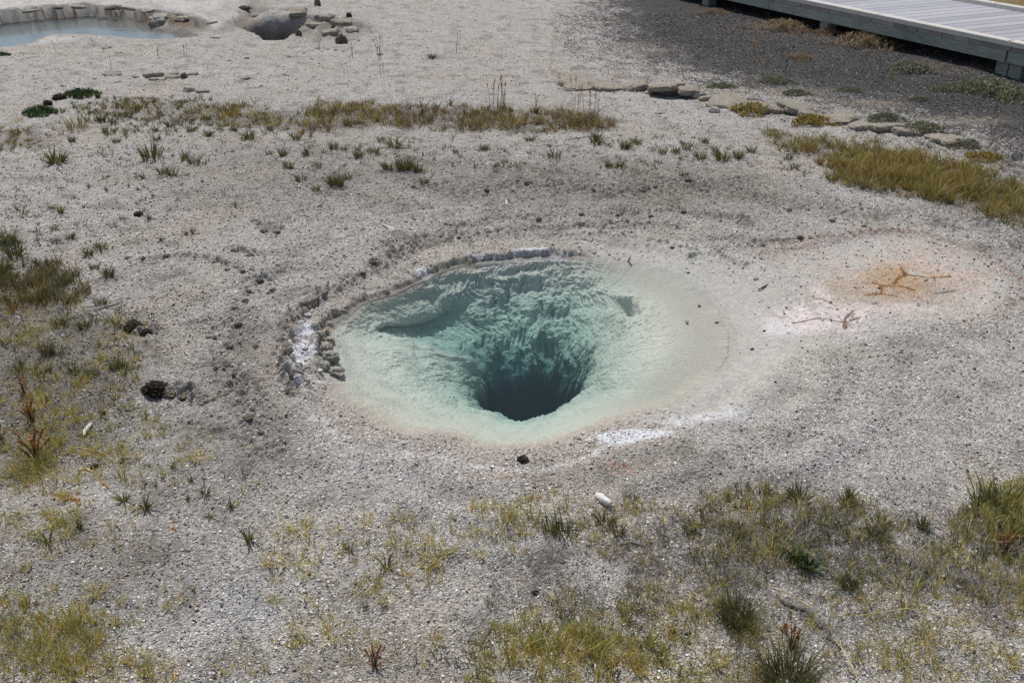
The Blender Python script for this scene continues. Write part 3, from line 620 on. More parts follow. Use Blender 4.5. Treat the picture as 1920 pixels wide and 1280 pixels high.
def inside(pg, dens, thr, sfreq=5, seed=0):
    dens = dens*(3.0 if pg[:, 1].min() < 3.4 else 1)
    lo = pg.min(0)-.1; hi = pg.max(0)+.1; n = int(dens*(hi[0]-lo[0])*(hi[1]-lo[1]))
    x = lo[0]+(hi[0]-lo[0])*rng.random(n); y = lo[1]+(hi[1]-lo[1])*rng.random(n)
    k = sdist(x, y, pg)+.16*pn(x*4, y*4, 95)+.08*pn(x*13, y*13, 94) > rng.random(len(x))**2*.22-.03
    x = x[k]; y = y[k]
    f = fbm(x*sfreq, y*sfreq, 96+seed)
    k = (f+rng.normal(0, .12, len(x))) > thr
    return x[k], y[k]
ga = Acc()
for i, (pl, dn, nb, hh, pal, thr) in enumerate(GR):
    x, y = inside(poly(pl), dn, thr-(.12 if pal == 'yg' and pl[0][1] > 900 else 0), 4.5, i)
    if len(x): tufts(ga, x, y, nb, hh*(.88 if y.min() < 3.4 else .9), pal, lean=(.15, .85) if y.min() < 3.4 else (.2, 1.05))
print('grass verts', ga.n)
o = link('grass', ga.mesh('grass'), M_leaf); tag(o, 'short olive and golden grass growing in patches on the pale soil', 'grass', kind='stuff')
ga = Acc()
for i, (pl, dn, nb, hh) in enumerate(GREYG):
    x, y = inside(poly(pl), dn, -.12, 5, 40+i)
    tufts(ga, x, y, nb+2, hh*1.3, 'grey', .03, (.6, 1.5), .0022)
o = link('dead_grass', ga.mesh('dead_grass'), M_leaf); tag(o, 'matted grey dead grass and litter between the living blades', 'grass', kind='stuff')
print('dead verts', ga.n)
# ------------------------------------------------------------------ single plants
def tube(acc, pts, rad, c, sides=5):
    pts = np.asarray(pts, float); n = len(pts); rad = np.broadcast_to(rad, (n,)); V = []
    for i in range(n):
        d = pts[min(i+1, n-1)]-pts[max(i-1, 0)]; d /= np.linalg.norm(d)+1e-9
        a = np.cross(d, (0, 0, 1) if abs(d[2]) < .9 else (1, 0, 0)); a /= np.linalg.norm(a); b = np.cross(d, a)
        for k in range(sides):
            t = 2*math.pi*k/sides; V.append(pts[i]+rad[i]*(math.cos(t)*a+math.sin(t)*b))
    q = [(i*sides+k, i*sides+(k+1) % sides, (i+1)*sides+(k+1) % sides, (i+1)*sides+k) for i in range(n-1) for k in range(sides)]
    V.append(pts[0]); V.append(pts[-1]); m = len(V)
    t = [(m-2, (k+1) % sides, k) for k in range(sides)]+[(m-1, (n-1)*sides+k, (n-1)*sides+(k+1) % sides) for k in range(sides)]
    c = np.asarray(c, float)
    acc.add(np.array(V), np.array(q), np.array(t), np.tile(c, (m, 1)) if c.ndim == 1 else np.vstack([np.repeat(c, sides, 0), c[:1], c[-1:]]))
def blob(acc, p, r, c, fl=.8):
    v = CUBE/np.linalg.norm(CUBE, axis=1)[:, None]*(1+rng.normal(0, .2, (8, 1)))*np.array([1, 1, fl])*r+np.asarray(p); acc.add(v, CQ, None, np.tile(c, (8, 1)))
def m_tuft(pal, nb, rad, lean=(.15, .9), wid=.03, hv=.3):
    """unit-height tuft"""
    ac = Acc(); a = rng.random(nb)*6.283; rd = rad*np.sqrt(rng.random(nb)); x = np.cos(a)*rd; y = np.sin(a)*rd
    c0, c1 = pick(pal, nb); h = (.5+.5*rng.random(nb))*np.exp(rng.normal(0, hv*.5, nb))
    ac.add(*blades(x, y, np.full(nb, -.05), h, wid*(.7+.6*rng.random(nb)), a+rng.normal(0, .6, nb), lean[0]+(lean[1]-lean[0])*rng.random(nb), c0, c1)); return ac
def m_rosette(pal, nb, wid=.10, lean=(.15, 1.3)):
    nb = int(nb*1.7*(.7+.6*rng.random())); ac = Acc(); a = rng.random(nb)*6.283; c0, c1 = pick(pal, nb, .22); dd = rng.random(nb) < .25; c0[dd] = lin(150,128,92); c1[dd] = lin(164,140,100)
    ac.add(*blades(np.cos(a)*.08, np.sin(a)*.08, np.full(nb, -.04), (.45+.6*rng.random(nb))*np.where(dd, .7, 1), wid*(.7+.6*rng.random(nb)), a, lean[0]+(lean[1]-lean[0])*rng.random(nb), c0, c1, .7)); return ac
def m_stalks(n, h, c, r=.012, spread=.6):
    tips = []; res = []
    for i in range(n):
        ac = Acc(); res.append(('flower_stalk', ac))
        a = rng.random()*6.283; l = spread*rng.random(); hh = h*(.7+.5*rng.random())
        p = [(0, 0, -.03), (math.cos(a)*l*.25, math.sin(a)*l*.25, hh*.45), (math.cos(a)*l*.6, math.sin(a)*l*.6, hh*.8), (math.cos(a)*l*.8, math.sin(a)*l*.8, hh)]
        tube(ac, p, [r, r, r*.8, r*.6], c, 4); tips.append(p[-1])
    return res, tips
def m_heads(tips, r, c):
    ac = Acc()
    for p in tips: blob(ac, p, r*(.7+.5*rng.random()), c*np.exp(rng.normal(0, .2)), 1.1)
    return ac
def m_cushion(pal, n, w=.11, flat=.5, lr=.16):
    """unit-radius low mound of small leaves"""
    ac = Acc(); a = rng.random(n)*6.283; rd = np.sqrt(rng.random(n))*(1+.25*np.sin(a*3+rng.random()*6)+.15*np.sin(a*7)); x = np.cos(a)*rd; y = np.sin(a)*rd
    hz = flat*np.clip(1-rd**2*.8, .05, 1)*rng.random(n)**.6*(1+.5*pn(x*2.5+7, y*2.5, int(rng.integers(99))))
    c0, c1 = pick(pal, n, .2)
    ac.add(*blades(x, y, hz*.9-.03, lr*(.7+.7*rng.random(n)), w*(.6+.7*rng.random(n)), rng.random(n)*6.283, .2+.9*rng.random(n), c0, c1)); return ac
VAR = {}
def variant(key, fn, n):
    VAR[key] = [fn() for _ in range(n)]
def part_meshes(nm, accs): return [(p, a.mesh(p or 'plant')) for p, a in accs]
variant('olive', lambda: part_meshes('t', [(None, m_tuft('olive', int(30+60*rng.random()), .3+.3*rng.random(), (.15, .8+.6*rng.random()), .055))]), 9)
variant('yg', lambda: part_meshes('t', [(None, m_tuft('yg', 42, .5, (.2, 1.3), .042))]), 5)
variant('gold', lambda: part_meshes('t', [(None, m_tuft('gold', 80, .5, (.1, .8), .028))]), 4)
variant('rust', lambda: part_meshes('t', [(None, m_tuft('rust', 70, .5, (.1, .9), .028))]), 3)
variant('goldball', lambda: part_meshes('t', [(None, m_tuft('tan', 130, .28, (.1, 1.1), .022))]), 2)
variant('tussock', lambda: part_meshes('t', [(None, m_tuft('olive', 420, .38, (.1, 1.2), .018))]), 2)
variant('herb', lambda: part_meshes('t', [(None, m_rosette('herb', 13))]), 8)
variant('green', lambda: part_meshes('t', [(None, m_rosette('green', 18, .2))]), 3)
def herbfl():
    s, tips = m_stalks(5, 1.5, lin(120,100,72), .012, .7); return part_meshes('t', [('leaves', m_rosette('herb', 14))]+s+[('flower_head', m_heads([t], .06, lin(150,112,66))) for t in tips])
variant('herbfl', herbfl, 3)
def dry():
    s, tips = m_stalks(11, 1.0, lin(112,76,48), .013, .75); hd = [('flower_head', m_heads([(t[0]*k+rng.normal(0,.015), t[1]*k, t[2]*k) for k in (1, .92, .84, .76)], .045, lin(164,112,62)*np.exp(rng.normal(0,.25)))) for t in tips]
    return part_meshes('t', s+hd+[('leaves', m_rosette('orange', 9, .06))])
variant('dry', dry, 3)
variant('cush_green', lambda: part_meshes('t', [(None, m_cushion('green', 500, .1, .5, .22))]), 2)
variant('cush_sage', lambda: part_meshes('t', [(None, m_cushion('sage', 900, .05, .45, .14))]), 3)
variant('brush', lambda: part_meshes('t', [(None, m_cushion('tan', 900, .03, .5, .2))]), 2)
variant('goldherb', lambda: part_meshes('t', [(None, m_cushion('gold', 700, .06, .45, .2))]), 2)
KN = {'olive': 'grass_tuft', 'yg': 'grass_tuft', 'gold': 'grass_tuft', 'rust': 'grass_tuft', 'goldball': 'bunchgrass', 'tussock': 'bunchgrass', 'herb': 'rosette_herb', 'green': 'rosette_herb', 'herbfl': 'flowering_herb', 'dry': 'dried_flower', 'cush_green': 'cushion_plant', 'cush_sage': 'cushion_plant', 'brush': 'dry_brush', 'goldherb': 'cushion_plant'}
KC = {'grass_tuft': 'grass tuft', 'bunchgrass': 'grass clump', 'rosette_herb': 'small plant', 'flowering_herb': 'small plant', 'dried_flower': 'dried plant', 'cushion_plant': 'low plant', 'dry_brush': 'dry shrub'}
cnt = {}
def plant(kind, px, py, size, label, group=None, wide=None):
    """size: height in photo px (radius in px for cushions)"""
    p = at(px, py); z = float(gh(p[0:1], p[1:2])[0]); p = at(px, py, z)
    s = size/F*dep(p[0], p[1], z)*{'herb': .72, 'herbfl': .8, 'olive': .95, 'yg': .9, 'dry': .8}.get(kind, 1)*(np.exp(rng.normal(0, .15)) if group else 1)
    vs = VAR[kind]; i = cnt.get(kind, 0); cnt[kind] = i+1; pm = vs[i % len(vs)]
    rz = rng.random()*6.283; nm = KN[kind]
    zz = float(gh(p[0:1], p[1:2])[0])
    sxy = s*(wide or 1)*(.92+.16*rng.random()); scl = (sxy, sxy, s)
    if kind.startswith('cush') or kind in ('brush', 'goldherb'): scl = (s, s*(wide or .8), s*.8)
    if pm[0][0] is None:
        o = link(nm, pm[0][1], M_leaf); o.location = (p[0], p[1], zz); o.scale = scl; o.rotation_euler[2] = rz if not (kind.startswith('cush') or kind in ('brush', 'goldherb')) else rng.normal(0, .2)
    else:
        o = bpy.data.objects.new(nm, None); col.objects.link(o); o.empty_display_size = .05; o.location = (p[0], p[1], zz); o.scale = scl; o.rotation_euler[2] = rz
        for pn_, me in pm: link(pn_, me, M_herb, o)
    tag(o, label, KC[nm], group); return o
def many(kind, pts, label, group):
    for t in pts: plant(kind, t[0], t[1], t[2], label, group, t[3] if len(t) > 3 else None)
# left upper field
plant('cush_green', 151, 180, 30, 'dark green leafy cushion, farther one of the two at upper left')
plant('green', 184, 184, 15, 'small dark green rosette at the right end of the farther green cushion')
plant('cush_green', 78, 214, 34, 'dark green leafy cushion nearer the camera beside a brown clod at upper left')
plant('yg', 36, 228, 16, 'yellow green tuft just left of the nearer dark green cushion')
plant('cush_green', 5, 104, 14, 'tiny dark green plant below the blue pond at the left edge')
many('gold', [(142,242,24),(253,206,26,1.6),(367,214,24),(427,222,30,1.2),(490,228,22),(160,206,14)], 'golden brown grass tuft in the broken row at upper left', 'golden tufts of the upper left row')
plant('olive', 108, 305, 32, 'bushy dark olive tuft standing alone below the brown grass strip at left', wide=1.2)
plant('olive', 286, 296, 34, 'tall olive tuft of stiff upright blades in the upper left field', wide=1.0)
plant('tussock', 631, 350, 34, 'dark pointed tuft, largest in the field left of centre above the pool', wide=.8)
plant('tussock', 758, 318, 30, 'broad olive tuft among dark clods above the pool centre', wide=1.1)
many('olive', [(191,228,24),(214,232,18),(205,250,16,1.5),(240,220,16),(294,262,18,1.4),(359,246,16),(390,254,16,1.4),(468,260,18,1.3),(219,268,14),(135,266,14),(348,300,20),(365,308,20),(307,326,18),(323,330,20),(292,246,14),(320,238,14),(440,246,12),
 (540,316,18),(531,292,16),(505,290,14),(564,340,14),(592,358,16),(597,314,16),(653,336,18),(575,291,12),(626,280,14),(646,282,13),(673,296,18),(702,288,20),(715,266,14),(555,262,20),(671,282,12),(740,274,16,1.5),(728,320,20),(784,322,22),(795,346,14)], 'small olive grass tuft scattered in the field above and left of the pool', 'olive tufts of the upper left field')
many('olive', [(908,281,14,1.5),(930,314,14,1.4),(855,288,12),(992,264,12,1.6),(1040,296,20,1.4),(1076,294,12),(1120,268,18,1.5),(1171,278,22),(1195,270,18),(1142,314,14),(1163,316,16),(1242,288,18),(1266,286,18),(1286,280,20),(1312,298,20,1.2),(1354,300,22),(1383,296,26,1.2),(1281,332,16),(1323,268,14),(1478,300,16),(1490,318,18),(1410,285,16),(1340,285,14)], 'small olive grass tuft in the thin line between the pool and the grass bands', 'olive tufts above the pool')
many('herb', [(268,335,20),(167,352,18),(97,392,22),(115,400,24),(101,432,20),(33,394,18),(157,390,16),(287,369,11),(258,384,12),(370,360,9),(226,300,10),(73,422,12),(441,408,12),(242,350,16),(258,356,14),(140,372,11),(270,396,10),(200,358,16)], 'small green rosette with narrow pointed leaves on bare pale soil at left', 'narrow leaved rosettes at left')
many('herbfl', [(442,388,20),(362,438,20),(281,412,16),(302,452,16),(349,440,13)], 'spiky rosette with dried flower stalks on bare soil left of the pool', 'flowering rosettes left of the pool')
# left middle
many('olive', [(104,455,18),(132,448,14),(167,480,20),(191,468,16),(205,518,20),(126,530,28),(158,552,26),(189,572,24),(132,566,18),(114,612,26),(158,614,24),(252,606,18),(81,568,26),(89,664,32),(108,664,22),(219,690,30),(230,690,26),(171,706,26,1.3),(140,700,20),(39,694,24),(90,696,18),(178,504,16),(28,480,30),(12,455,34,1.2)], 'sparse upright olive tuft in the grassy patch at the left edge', 'olive tufts at the left')
many('yg', [(77,762,36),(213,855,40,1.1),(262,856,26),(163,850,26),(60,690,14),(130,775,20),(150,790,18),(40,890,40),(20,880,34),(90,880,30),(376,860,34,1.2),(345,862,26),(240,762,14),(25,640,26,1.3),(60,625,22,1.3)], 'yellow green tuft near the left edge, around the white stick', 'yellow green tufts at the left')
many('dry', [(59,790,62),(67,862,66),(4,830,44),(45,740,40)], 'orange brown dried flower stalks at the left edge', 'dried stalks at the left edge')
# lower left
many('herb', [(325,878,22),(306,898,18),(233,940,40),(357,905,28),(352,936,22),(394,972,34),(434,950,34),(363,1108,22),(69,1134,24),(685,1140,26),(656,1034,24),(645,1028,20),(304,1078,12),(690,1020,20)], 'green rosette of pointed leaves on grey gravel in the lower left', 'pointed rosettes at lower left')
plant('herbfl', 273, 955, 40, 'large rosette with brown seed heads, left one of a pair in the lower left')
plant('herbfl', 386, 928, 34, 'large rosette with brown seed heads, right one of a pair in the lower left')
plant('herb', 467, 1015, 52, 'tallest upright leafy rosette standing alone at lower left of the pool', wide=.8)
plant('herb', 91, 1020, 50, 'tall bushy rosette with a purplish side near the left edge', wide=.8)
plant('herb', 725, 1066, 62, 'largest dark green rosette, below the pool at lower centre', wide=.85)
plant('herbfl', 149, 990, 30, 'small flowering rosette with orange heads right of the tall bushy rosette')
plant('dry', 704, 1250, 54, 'orange dried flower cluster alone on gravel at the bottom edge')
many('yg', [(182,1110,30,1.2),(328,1132,24,1.4),(518,1052,36),(550,1056,38),(591,1054,26),(565,998,28,1.3),(532,1002,24),(627,996,26),(682,985,36),(521,1088,30),(576,1080,26),(518,1130,26),(561,1180,40,1.1),(634,1184,44,1.2),(750,972,28),(690,970,18),(810,1206,38),(891,1212,26),(95,1040,24),(11,975,26),(150,1140,20),(680,1110,34),(728,1126,34),(700,1100,20),(746,1022,32,1.3),(817,1050,34,1.4),(835,1030,30,1.2),(800,1060,28,1.2),(916,950,30),(934,998,34),(888,1000,26),(987,994,36),(973,1036,28),(898,1042,24),(1061,1130,40),(800,1020,36)], 'yellow green grass tuft with bent blades on grey gravel below the pool', 'yellow green tufts below the pool')
many('olive', [(1030,992,32),(1061,1004,34,1.2),(1160,1000,32),(1135,985,30),(1380,1010,30),(1290,1000,34),(1640,1000,34),(1730,990,34),(1845,955,44,1.1),(1880,945,46,1.2),(1910,985,42),(1500,940,36,1.3),(1490,930,30),(1590,945,30)], 'upright olive tuft along the front grass patch at lower right', 'olive tufts of the lower right grass')
plant('tussock', 1380, 1168, 72, 'round bunch of fine dark blades standing alone at lower right', wide=.85)
plant('tussock', 1473, 1290, 92, 'largest wide grass clump cut by the bottom edge at lower right', wide=1.15)
plant('dry', 1483, 1222, 70, 'orange dried flower spikes behind the largest grass clump at lower right')
plant('dry', 1885, 1040, 58, 'orange dried flower spikes near the right edge')
plant('green', 1485, 1048, 34, 'bright green broad leaved plant in the lower right grass, left half of a pair')
plant('green', 1512, 1066, 36, 'bright green broad leaved plant in the lower right grass, right half of a pair')
plant('tussock', 1590, 1098, 30, 'small brownish dry clump right of the fallen twig at lower right', wide=1.1)
many('yg', [(1604,1218,34),(1672,1244,40),(1741,1202,34),(1810,1206,30),(1560,1130,30),(1700,1120,36),(1820,1165,34),(1880,1240,40),(1640,1170,34),(1350,1240,30)], 'loose yellow green tuft on the pale gravel of the lower right corner', 'loose tufts in the lower right corner')
# middle band
plant('goldball', 1042, 222, 28, 'straw coloured round grass ball in the middle grass band')
plant('goldball', 1146, 236, 24, 'bright golden grass ball at the right end of the middle grass band')
plant('goldball', 1012, 232, 20, 'low golden grass ball left of the straw coloured one in the band')
plant('gold', 757, 240, 26, 'green tipped dense tuft in the left part of the middle band')
plant('gold', 960, 236, 34, 'tall dark tuft in the centre of the middle grass band', wide=1.3)
many('rust', [(735,212,18,1.5),(805,232,16,1.3),(870,242,20,1.3),(895,246,20),(1100,232,24,1.2),(1075,238,20),(920,230,22),(690,222,16),(600,236,18),(880,218,18)], 'rusty brown tuft within the middle grass band', 'rusty tufts of the middle band')
many('herbfl', [(790,216,18),(845,198,22),(1005,212,22),(815,214,16)], 'dry flowering herb sticking out of the middle grass band', 'flowering herbs of the middle band')
# upper right
plant('goldherb', 1411, 210, 42, 'golden green leafy cushion under the stone ledge', wide=.85)
plant('goldherb', 1525, 232, 40, 'yellow green leafy cushion right of the one under the ledge', wide=.7)
plant('goldherb', 1845, 298, 34, 'yellow green low plant at the right edge of the dark gravel', wide=.8)
plant('cush_sage', 1705, 132, 40, 'rounded sage green cushion dotted with cream flowers on dark gravel', wide=1.0)
plant('cush_sage', 1850, 172, 62, 'widest sage green cushion on the dark gravel near the boardwalk', wide=1.1)
plant('cush_sage', 1910, 190, 46, 'sage green cushion at the right edge beside the widest one', wide=1.1)
plant('cush_sage', 1780, 170, 30, 'small sage green cushion touching the left end of the widest one', wide=1.0)
plant('cush_sage', 1455, 155, 30, 'grey green cushion on the dark gravel just behind the ledge slabs', wide=1.0)
plant('cush_sage', 1492, 178, 28, 'grey green cushion on the ledge slabs, right of the golden cushion', wide=.8)
plant('cush_sage', 1590, 172, 22, 'thin dark cushion alone in the middle of the dark gravel', wide=.8)
plant('cush_sage', 1350, 165, 26, 'grey green cushion growing on top of the cracked ledge', wide=.6)
plant('cush_sage', 1660, 226, 36, 'grey green cushion between ledge and meadow grass, left one', wide=.7)
plant('cush_sage', 1735, 240, 38, 'grey green cushion between ledge and meadow grass, middle one', wide=.8)
plant('cush_sage', 1815, 262, 36, 'grey green cushion between ledge and meadow grass, right one', wide=.8)
plant('cush_sage', 1725, 188, 22, 'faint thin sage plant with a yellow flower on the dark gravel', wide=.7)
plant('brush', 1470, 56, 42, 'tan dry brush at the shadow edge of the boardwalk, leftmost', wide=1.1)
plant('brush', 1550, 66, 28, 'tan dry brush at the shadow edge of the boardwalk, small middle one', wide=.9)
plant('brush', 1625, 84, 54, 'tan dry brush at the shadow edge of the boardwalk, rightmost and widest', wide=1.1)
plant('brush', 1500, 112, 24, 'small reddish brown dry brush alone on the dark gravel', wide=1.0)
plant('brush', 1340, 26, 24, 'low tan dry brush at the top edge beside the boardwalk shadow', wide=.8)
plant('olive', 810, 108, 12, 'small dark plant alone on the pale flat near the top', wide=1.5)
# tall thin stalks
def stalk(px, py, hp, label, group, c=lin(176,146,96), n=1):
    p = at(px, py); z = float(gh(p[0:1], p[1:2])[0]); p = at(px, py, z); s = hp/F*dep(p[0], p[1], z)
    o = bpy.data.objects.new('grass_stalk', None); col.objects.link(o); o.location = (p[0], p[1], z)
    for i in range(n):
        a = rng.random()*6.283; l = s*(.04+.12*rng.random()); hh = s*(.75+.3*rng.random()); bx, by = rng.normal(0, .02, 2)
        pts = [(bx, by, -.01), (bx+math.cos(a)*l*.3, by+math.sin(a)*l*.3, hh*.5), (bx+math.cos(a)*l*.7, by+math.sin(a)*l*.7, hh*.82), (bx+math.cos(a)*l, by+math.sin(a)*l, hh)]
        ac = Acc(); tube(ac, pts, np.array([1, .9, .8, .6])*.0018, c, 4); link('stem', ac.mesh('stem'), M_leaf, o)
        q0 = np.array(pts[2]); q1 = np.array(pts[3]); a2 = Acc(); tube(a2, [q0, q0*.5+q1*.5, q1], [.003, .005, .002], c*1.15, 5); link('seed_head', a2.mesh('seed_head'), M_leaf, o)
    tag(o, label, 'grass stalk', group)
for a in [(1404,178,112,3),(1380,182,84,1),(1416,172,58,1),(1424,160,46,1),(1540,165,50,1),(1530,150,34,1),(1655,190,66,1),(1668,178,50,1),(1855,262,110,2),(1900,215,66,1)]:
    stalk(a[0], a[1], a[2], 'tall thin tan seed stalk over the dark gravel at upper right', 'tall stalks at upper right', n=a[3])
for a in [(925,205,58,4),(945,208,66,5),(935,202,50,3),(1078,212,66,3),(1100,215,60,3),(1120,218,56,3),(1085,206,48,2)]:
    stalk(a[0], a[1], a[2], 'tall thin dry seed stalks rising from the middle grass band', 'tall stalks of the middle band', c=lin(186,154,116), n=a[3])
for a in [(598,94,24,2),(660,108,26,3),(712,112,28,5),(712,90,22,4),(1072,92,22,4),(108,100,26,1),(212,128,22,1),(630,84,22,2),(302,108,20,2),(352,104,22,3),(655,128,26,1),(858,100,20,3),(860,75,18,2),(712,140,20,2)]:
    stalk(a[0], a[1], a[2], 'short brown dead stem standing on the pale flat near the top', 'dead stems on the upper flat', c=lin(112,90,74), n=a[3])
stalk(1495, 1285, 66, 'single pale straw stalk rising from the largest clump at lower right', None, c=lin(206,184,140))
# ------------------------------------------------------------------ stones, clods, slabs
import bmesh
def ico(sub):
    bm = bmesh.new(); bmesh.ops.create_icosphere(bm, subdivisions=sub, radius=1)
    v = np.array([x.co[:] for x in bm.verts]); f = np.array([[a.index for a in x.verts] for x in bm.faces]); bm.free(); return v, f
ICO = {k: ico(k) for k in (2, 3, 4, 5)}
def sn3(v, f, seed):
    return pn(v[:, 0]*f+v[:, 2]*f*.7, v[:, 1]*f-v[:, 2]*f*.6, seed)+pn(v[:, 1]*f+13, v[:, 2]*f*1.2+v[:, 0]*f*.3, seed+7)
def rock_mesh(name, kind, colr, seed, sub=4):
    v, f = ICO[sub]; v = v.copy(); d = v.copy()
    if kind == 'slab':
        ang = np.arctan2(v[:, 1], v[:, 0]); rim = 1+.45*pn(np.cos(ang)*1.6+seed, np.sin(ang)*1.6, seed)+.20*pn(np.cos(ang)*4+seed, np.sin(ang)*4, seed+3)+.10*pn(np.cos(ang)*11+seed, np.sin(ang)*11, seed+5)
        v = np.sign(v)*np.abs(v)**np.array([.75, .75, .35]); v[:, :2] *= rim[:, None]*1.25
        v += d*(.09*sn3(d, 3, seed)+.06*sn3(d, 9, seed+1)+.035*sn3(d, 24, seed+2))[:, None]; v[:, 2] += .12*pn(v[:, 0]*1.5, v[:, 1]*1.5, seed)+.08*pn(v[:, 0]*5, v[:, 1]*5, seed+4)
    elif kind == 'stone':
        v = v*(1+.28*sn3(d, 1.3, seed)+.10*sn3(d, 4, seed+1)+.04*sn3(d, 11, seed+2))[:, None]
        q = np.round(v*2.2)/2.2; v = v*.75+q*.25
    else:  # crumbly clod
        n = np.abs(sn3(d, 2.6, seed)); m = np.abs(sn3(d, 7, seed+1)); v = v*(.75+.55*n+.30*m+.1*sn3(d, 18, seed+3))[:, None]
    g = 1+.18*sn3(d, 6, seed+9)
    return mesh_np(name, v, None, f, np.clip(colr[None]*g[:, None], 0, .9), kind != 'stone')
M_rock = soil_mat('rock_surface', grain=1.1, speck=.38, bump=.9)
M_clod = soil_mat('crumbled_earth', grain=1.2, speck=.5, bump=1.2, sc_=.8)
RK = {'pale': [rock_mesh('stone', 'stone', lin(186,180,170), s) for s in (1, 2, 3, 4)], 'dark': [rock_mesh('stone', 'stone', lin(96,92,86), s, 3) for s in (5, 6, 7)],
 'slab': [rock_mesh('slab', 'slab', lin(164,154,140), s, 5) for s in (11, 12, 13, 14)], 'clod': [rock_mesh('clod', 'clod', lin(134,124,110), s) for s in (21, 22, 23, 24)],
 'dclod': [rock_mesh('clod', 'clod', lin(72,62,52), s, 5) for s in (31, 32)], 'white': [rock_mesh('stone', 'clod', lin(226,224,222), s) for s in (41, 42)], 'rim': [rock_mesh('stone', 'clod', lin(178,172,158), s) for s in (51, 52, 53)]}
def stone(kind, px, py, w, label, group=None, name='stone', cat='stone', hgt=.55, dpt=.8, sink=.25, rz=None, sub=0.0):
    p = at(px, py); z = float(gh(p[0:1], p[1:2])[0]); p = at(px, py, z+sub); s = w/2/F*dep(p[0], p[1], z)
    i = cnt.get(kind, 0); cnt[kind] = i+1; me = RK[kind][i % len(RK[kind])]
    o = link(name, me, M_clod if 'clod' in kind else M_rock)
    z = float(gh(p[0:1], p[1:2])[0]) if not sub else z+sub
    o.location = (p[0], p[1], z+s*hgt*(1-2*sink)*.6); o.scale = (s*.9, s*dpt, s*hgt); o.rotation_euler = (rng.normal(0, .08), rng.normal(0, .08), rng.normal(0, .5) if rz is None else rz)
    tag(o, label, cat, group); return o
for k, a in enumerate([(1092,148,84,1.1),(1140,155,70,.9),(1194,157,40,.9),(1246,164,58,1.3),(1287,169,46,1.1),(1333,177,46,.8),(1385,187,86,1.0),(1440,194,70,.9),(1498,200,60,1.0),(1560,214,70,.9),(1640,228,80,.9),(1700,238,60,.8),(1780,252,70,.8)]):
    stone('slab', a[0], a[1], a[2], 'flat tan slab in the broken stone ledge at upper right', 'slabs of the ledge', 'rock_slab', 'rock slab', .15*80/a[2]+.03, a[3], .30, rng.normal(0, .25))
stone('pale', 1310, 184, 30, 'rounded pale stone lying free in front of the ledge', dpt=.7)
stone('pale', 1339, 210, 26, 'angular pale stone nearest the camera in front of the ledge', dpt=.7)
stone('pale', 1181, 170, 24, 'flat small stone in front of the left half of the ledge', hgt=.4, dpt=.6)
stone('pale', 1216, 167, 16, 'small stone wedged at the ledge left of the big round slab', dpt=.7)
stone('pale', 1236, 213, 14, 'little white stone on bare gravel below the ledge', hgt=.4)
stone('pale', 1450, 246, 16, 'small white stone at the left tip of the meadow grass', hgt=.6)
stone('pale', 355, 171, 26, 'largest rounded pale stone on the upper left flat', dpt=.7, hgt=.5)
stone('slab', 210, 141, 28, 'thin pale slab, leftmost on the upper left flat', None, 'rock_slab', 'rock slab', .22, .7, .2, .1)
stone('dark', 345, 146, 17, 'dark square stone at the right end of the slab row on the upper left flat', hgt=.8)
for a in [(288,142,30),(322,146,22),(380,173,22),(326,139,14),(362,140,18),(288,150,16),(256,145,12),(459,148,16),(224,154,9),(306,150,9),(176,148,9),(200,91,16),(222,100,10)]:
    stone('slab', a[0], a[1], a[2], 'thin weathered slab fragment on the upper left flat', 'slab fragments on the upper left flat', 'rock_slab', 'rock slab', .28, .7, .2)
for a in [(595,92,11),(614,93,8),(630,95,9),(644,97,9),(570,100,7),(712,102,12),(543,107,6),(585,112,7),(540,170,9),(532,141,8),(490,162,8),(463,111,10),(430,115,8),(522,123,6),(648,120,5),(555,150,6),(580,153,7),(700,76,6),(673,76,7),(664,75,6),(560,118,6),(598,120,5),(116,162,9),(138,70,5),(890,40,6),(960,90,6),(905,60,5),(800,60,6),(820,122,6)]:
    stone('pale', a[0], a[1], a[2], 'small loose stone on the pale upper flat', 'loose stones on the upper flat', hgt=.5, dpt=.7)
for a in [(-20,27,60),(20,24,50),(52,20,44),(80,17,40),(104,14,44),(128,12,40),(152,12,44),(176,13,40),(200,14,44),(222,16,36),(242,17,36),(262,19,44),(286,21,40),(308,24,36),(328,26,34),(346,30,30),(364,33,30),(380,37,28),(396,42,26)][::2]:
    stone(['slab', 'clod', 'slab', 'rim'][int(rng.integers(4))], a[0]+rng.normal(0, 8), a[1]+2+rng.normal(0, 1.0), a[2]*(.4+.5*rng.random()), 'broken crust lump on the far rim of the blue pond', 'crust lumps of the far pond rim', 'crust_lump', 'crust lump', .22, .8, .2, None, .085)
stone('rim', 300, 51, 44, 'pale lump in the pond under the far rim', None, 'sinter_lump', 'mineral lump', .55, 1.0, .3, .1)
stone('rim', 345, 57, 32, 'smaller flat lump right of the pale lump in the pond', None, 'sinter_lump', 'mineral lump', .35, .9, .3, .1)
stone('slab', 352, 67, 28, 'tan flat stone at the right end of the pond water', None, 'rock_slab', 'rock slab', .2, .8, .2, .1)
stone('clod', 640, 78, 26, 'dark triangular lump in front of the dug pit at top', name='soil_clod', cat='dirt clod', hgt=.9)
stone('clod', 598, 38, 14, 'dark lump at the left end of the mound beside the pit', name='soil_clod', cat='dirt clod', hgt=1.3)
stone('dclod', 655, 40, 13, 'dark upright lump on the right end of the mound beside the pit', name='soil_clod', cat='dirt clod', hgt=1.6)
stone('clod', 622, 40, 20, 'brown lump in the middle of the mound beside the pit', name='soil_clod', cat='dirt clod', hgt=.8)
stone('clod', 560, 64, 14, 'brown lump at the front lip of the pit', name='soil_clod', cat='dirt clod', hgt=1)
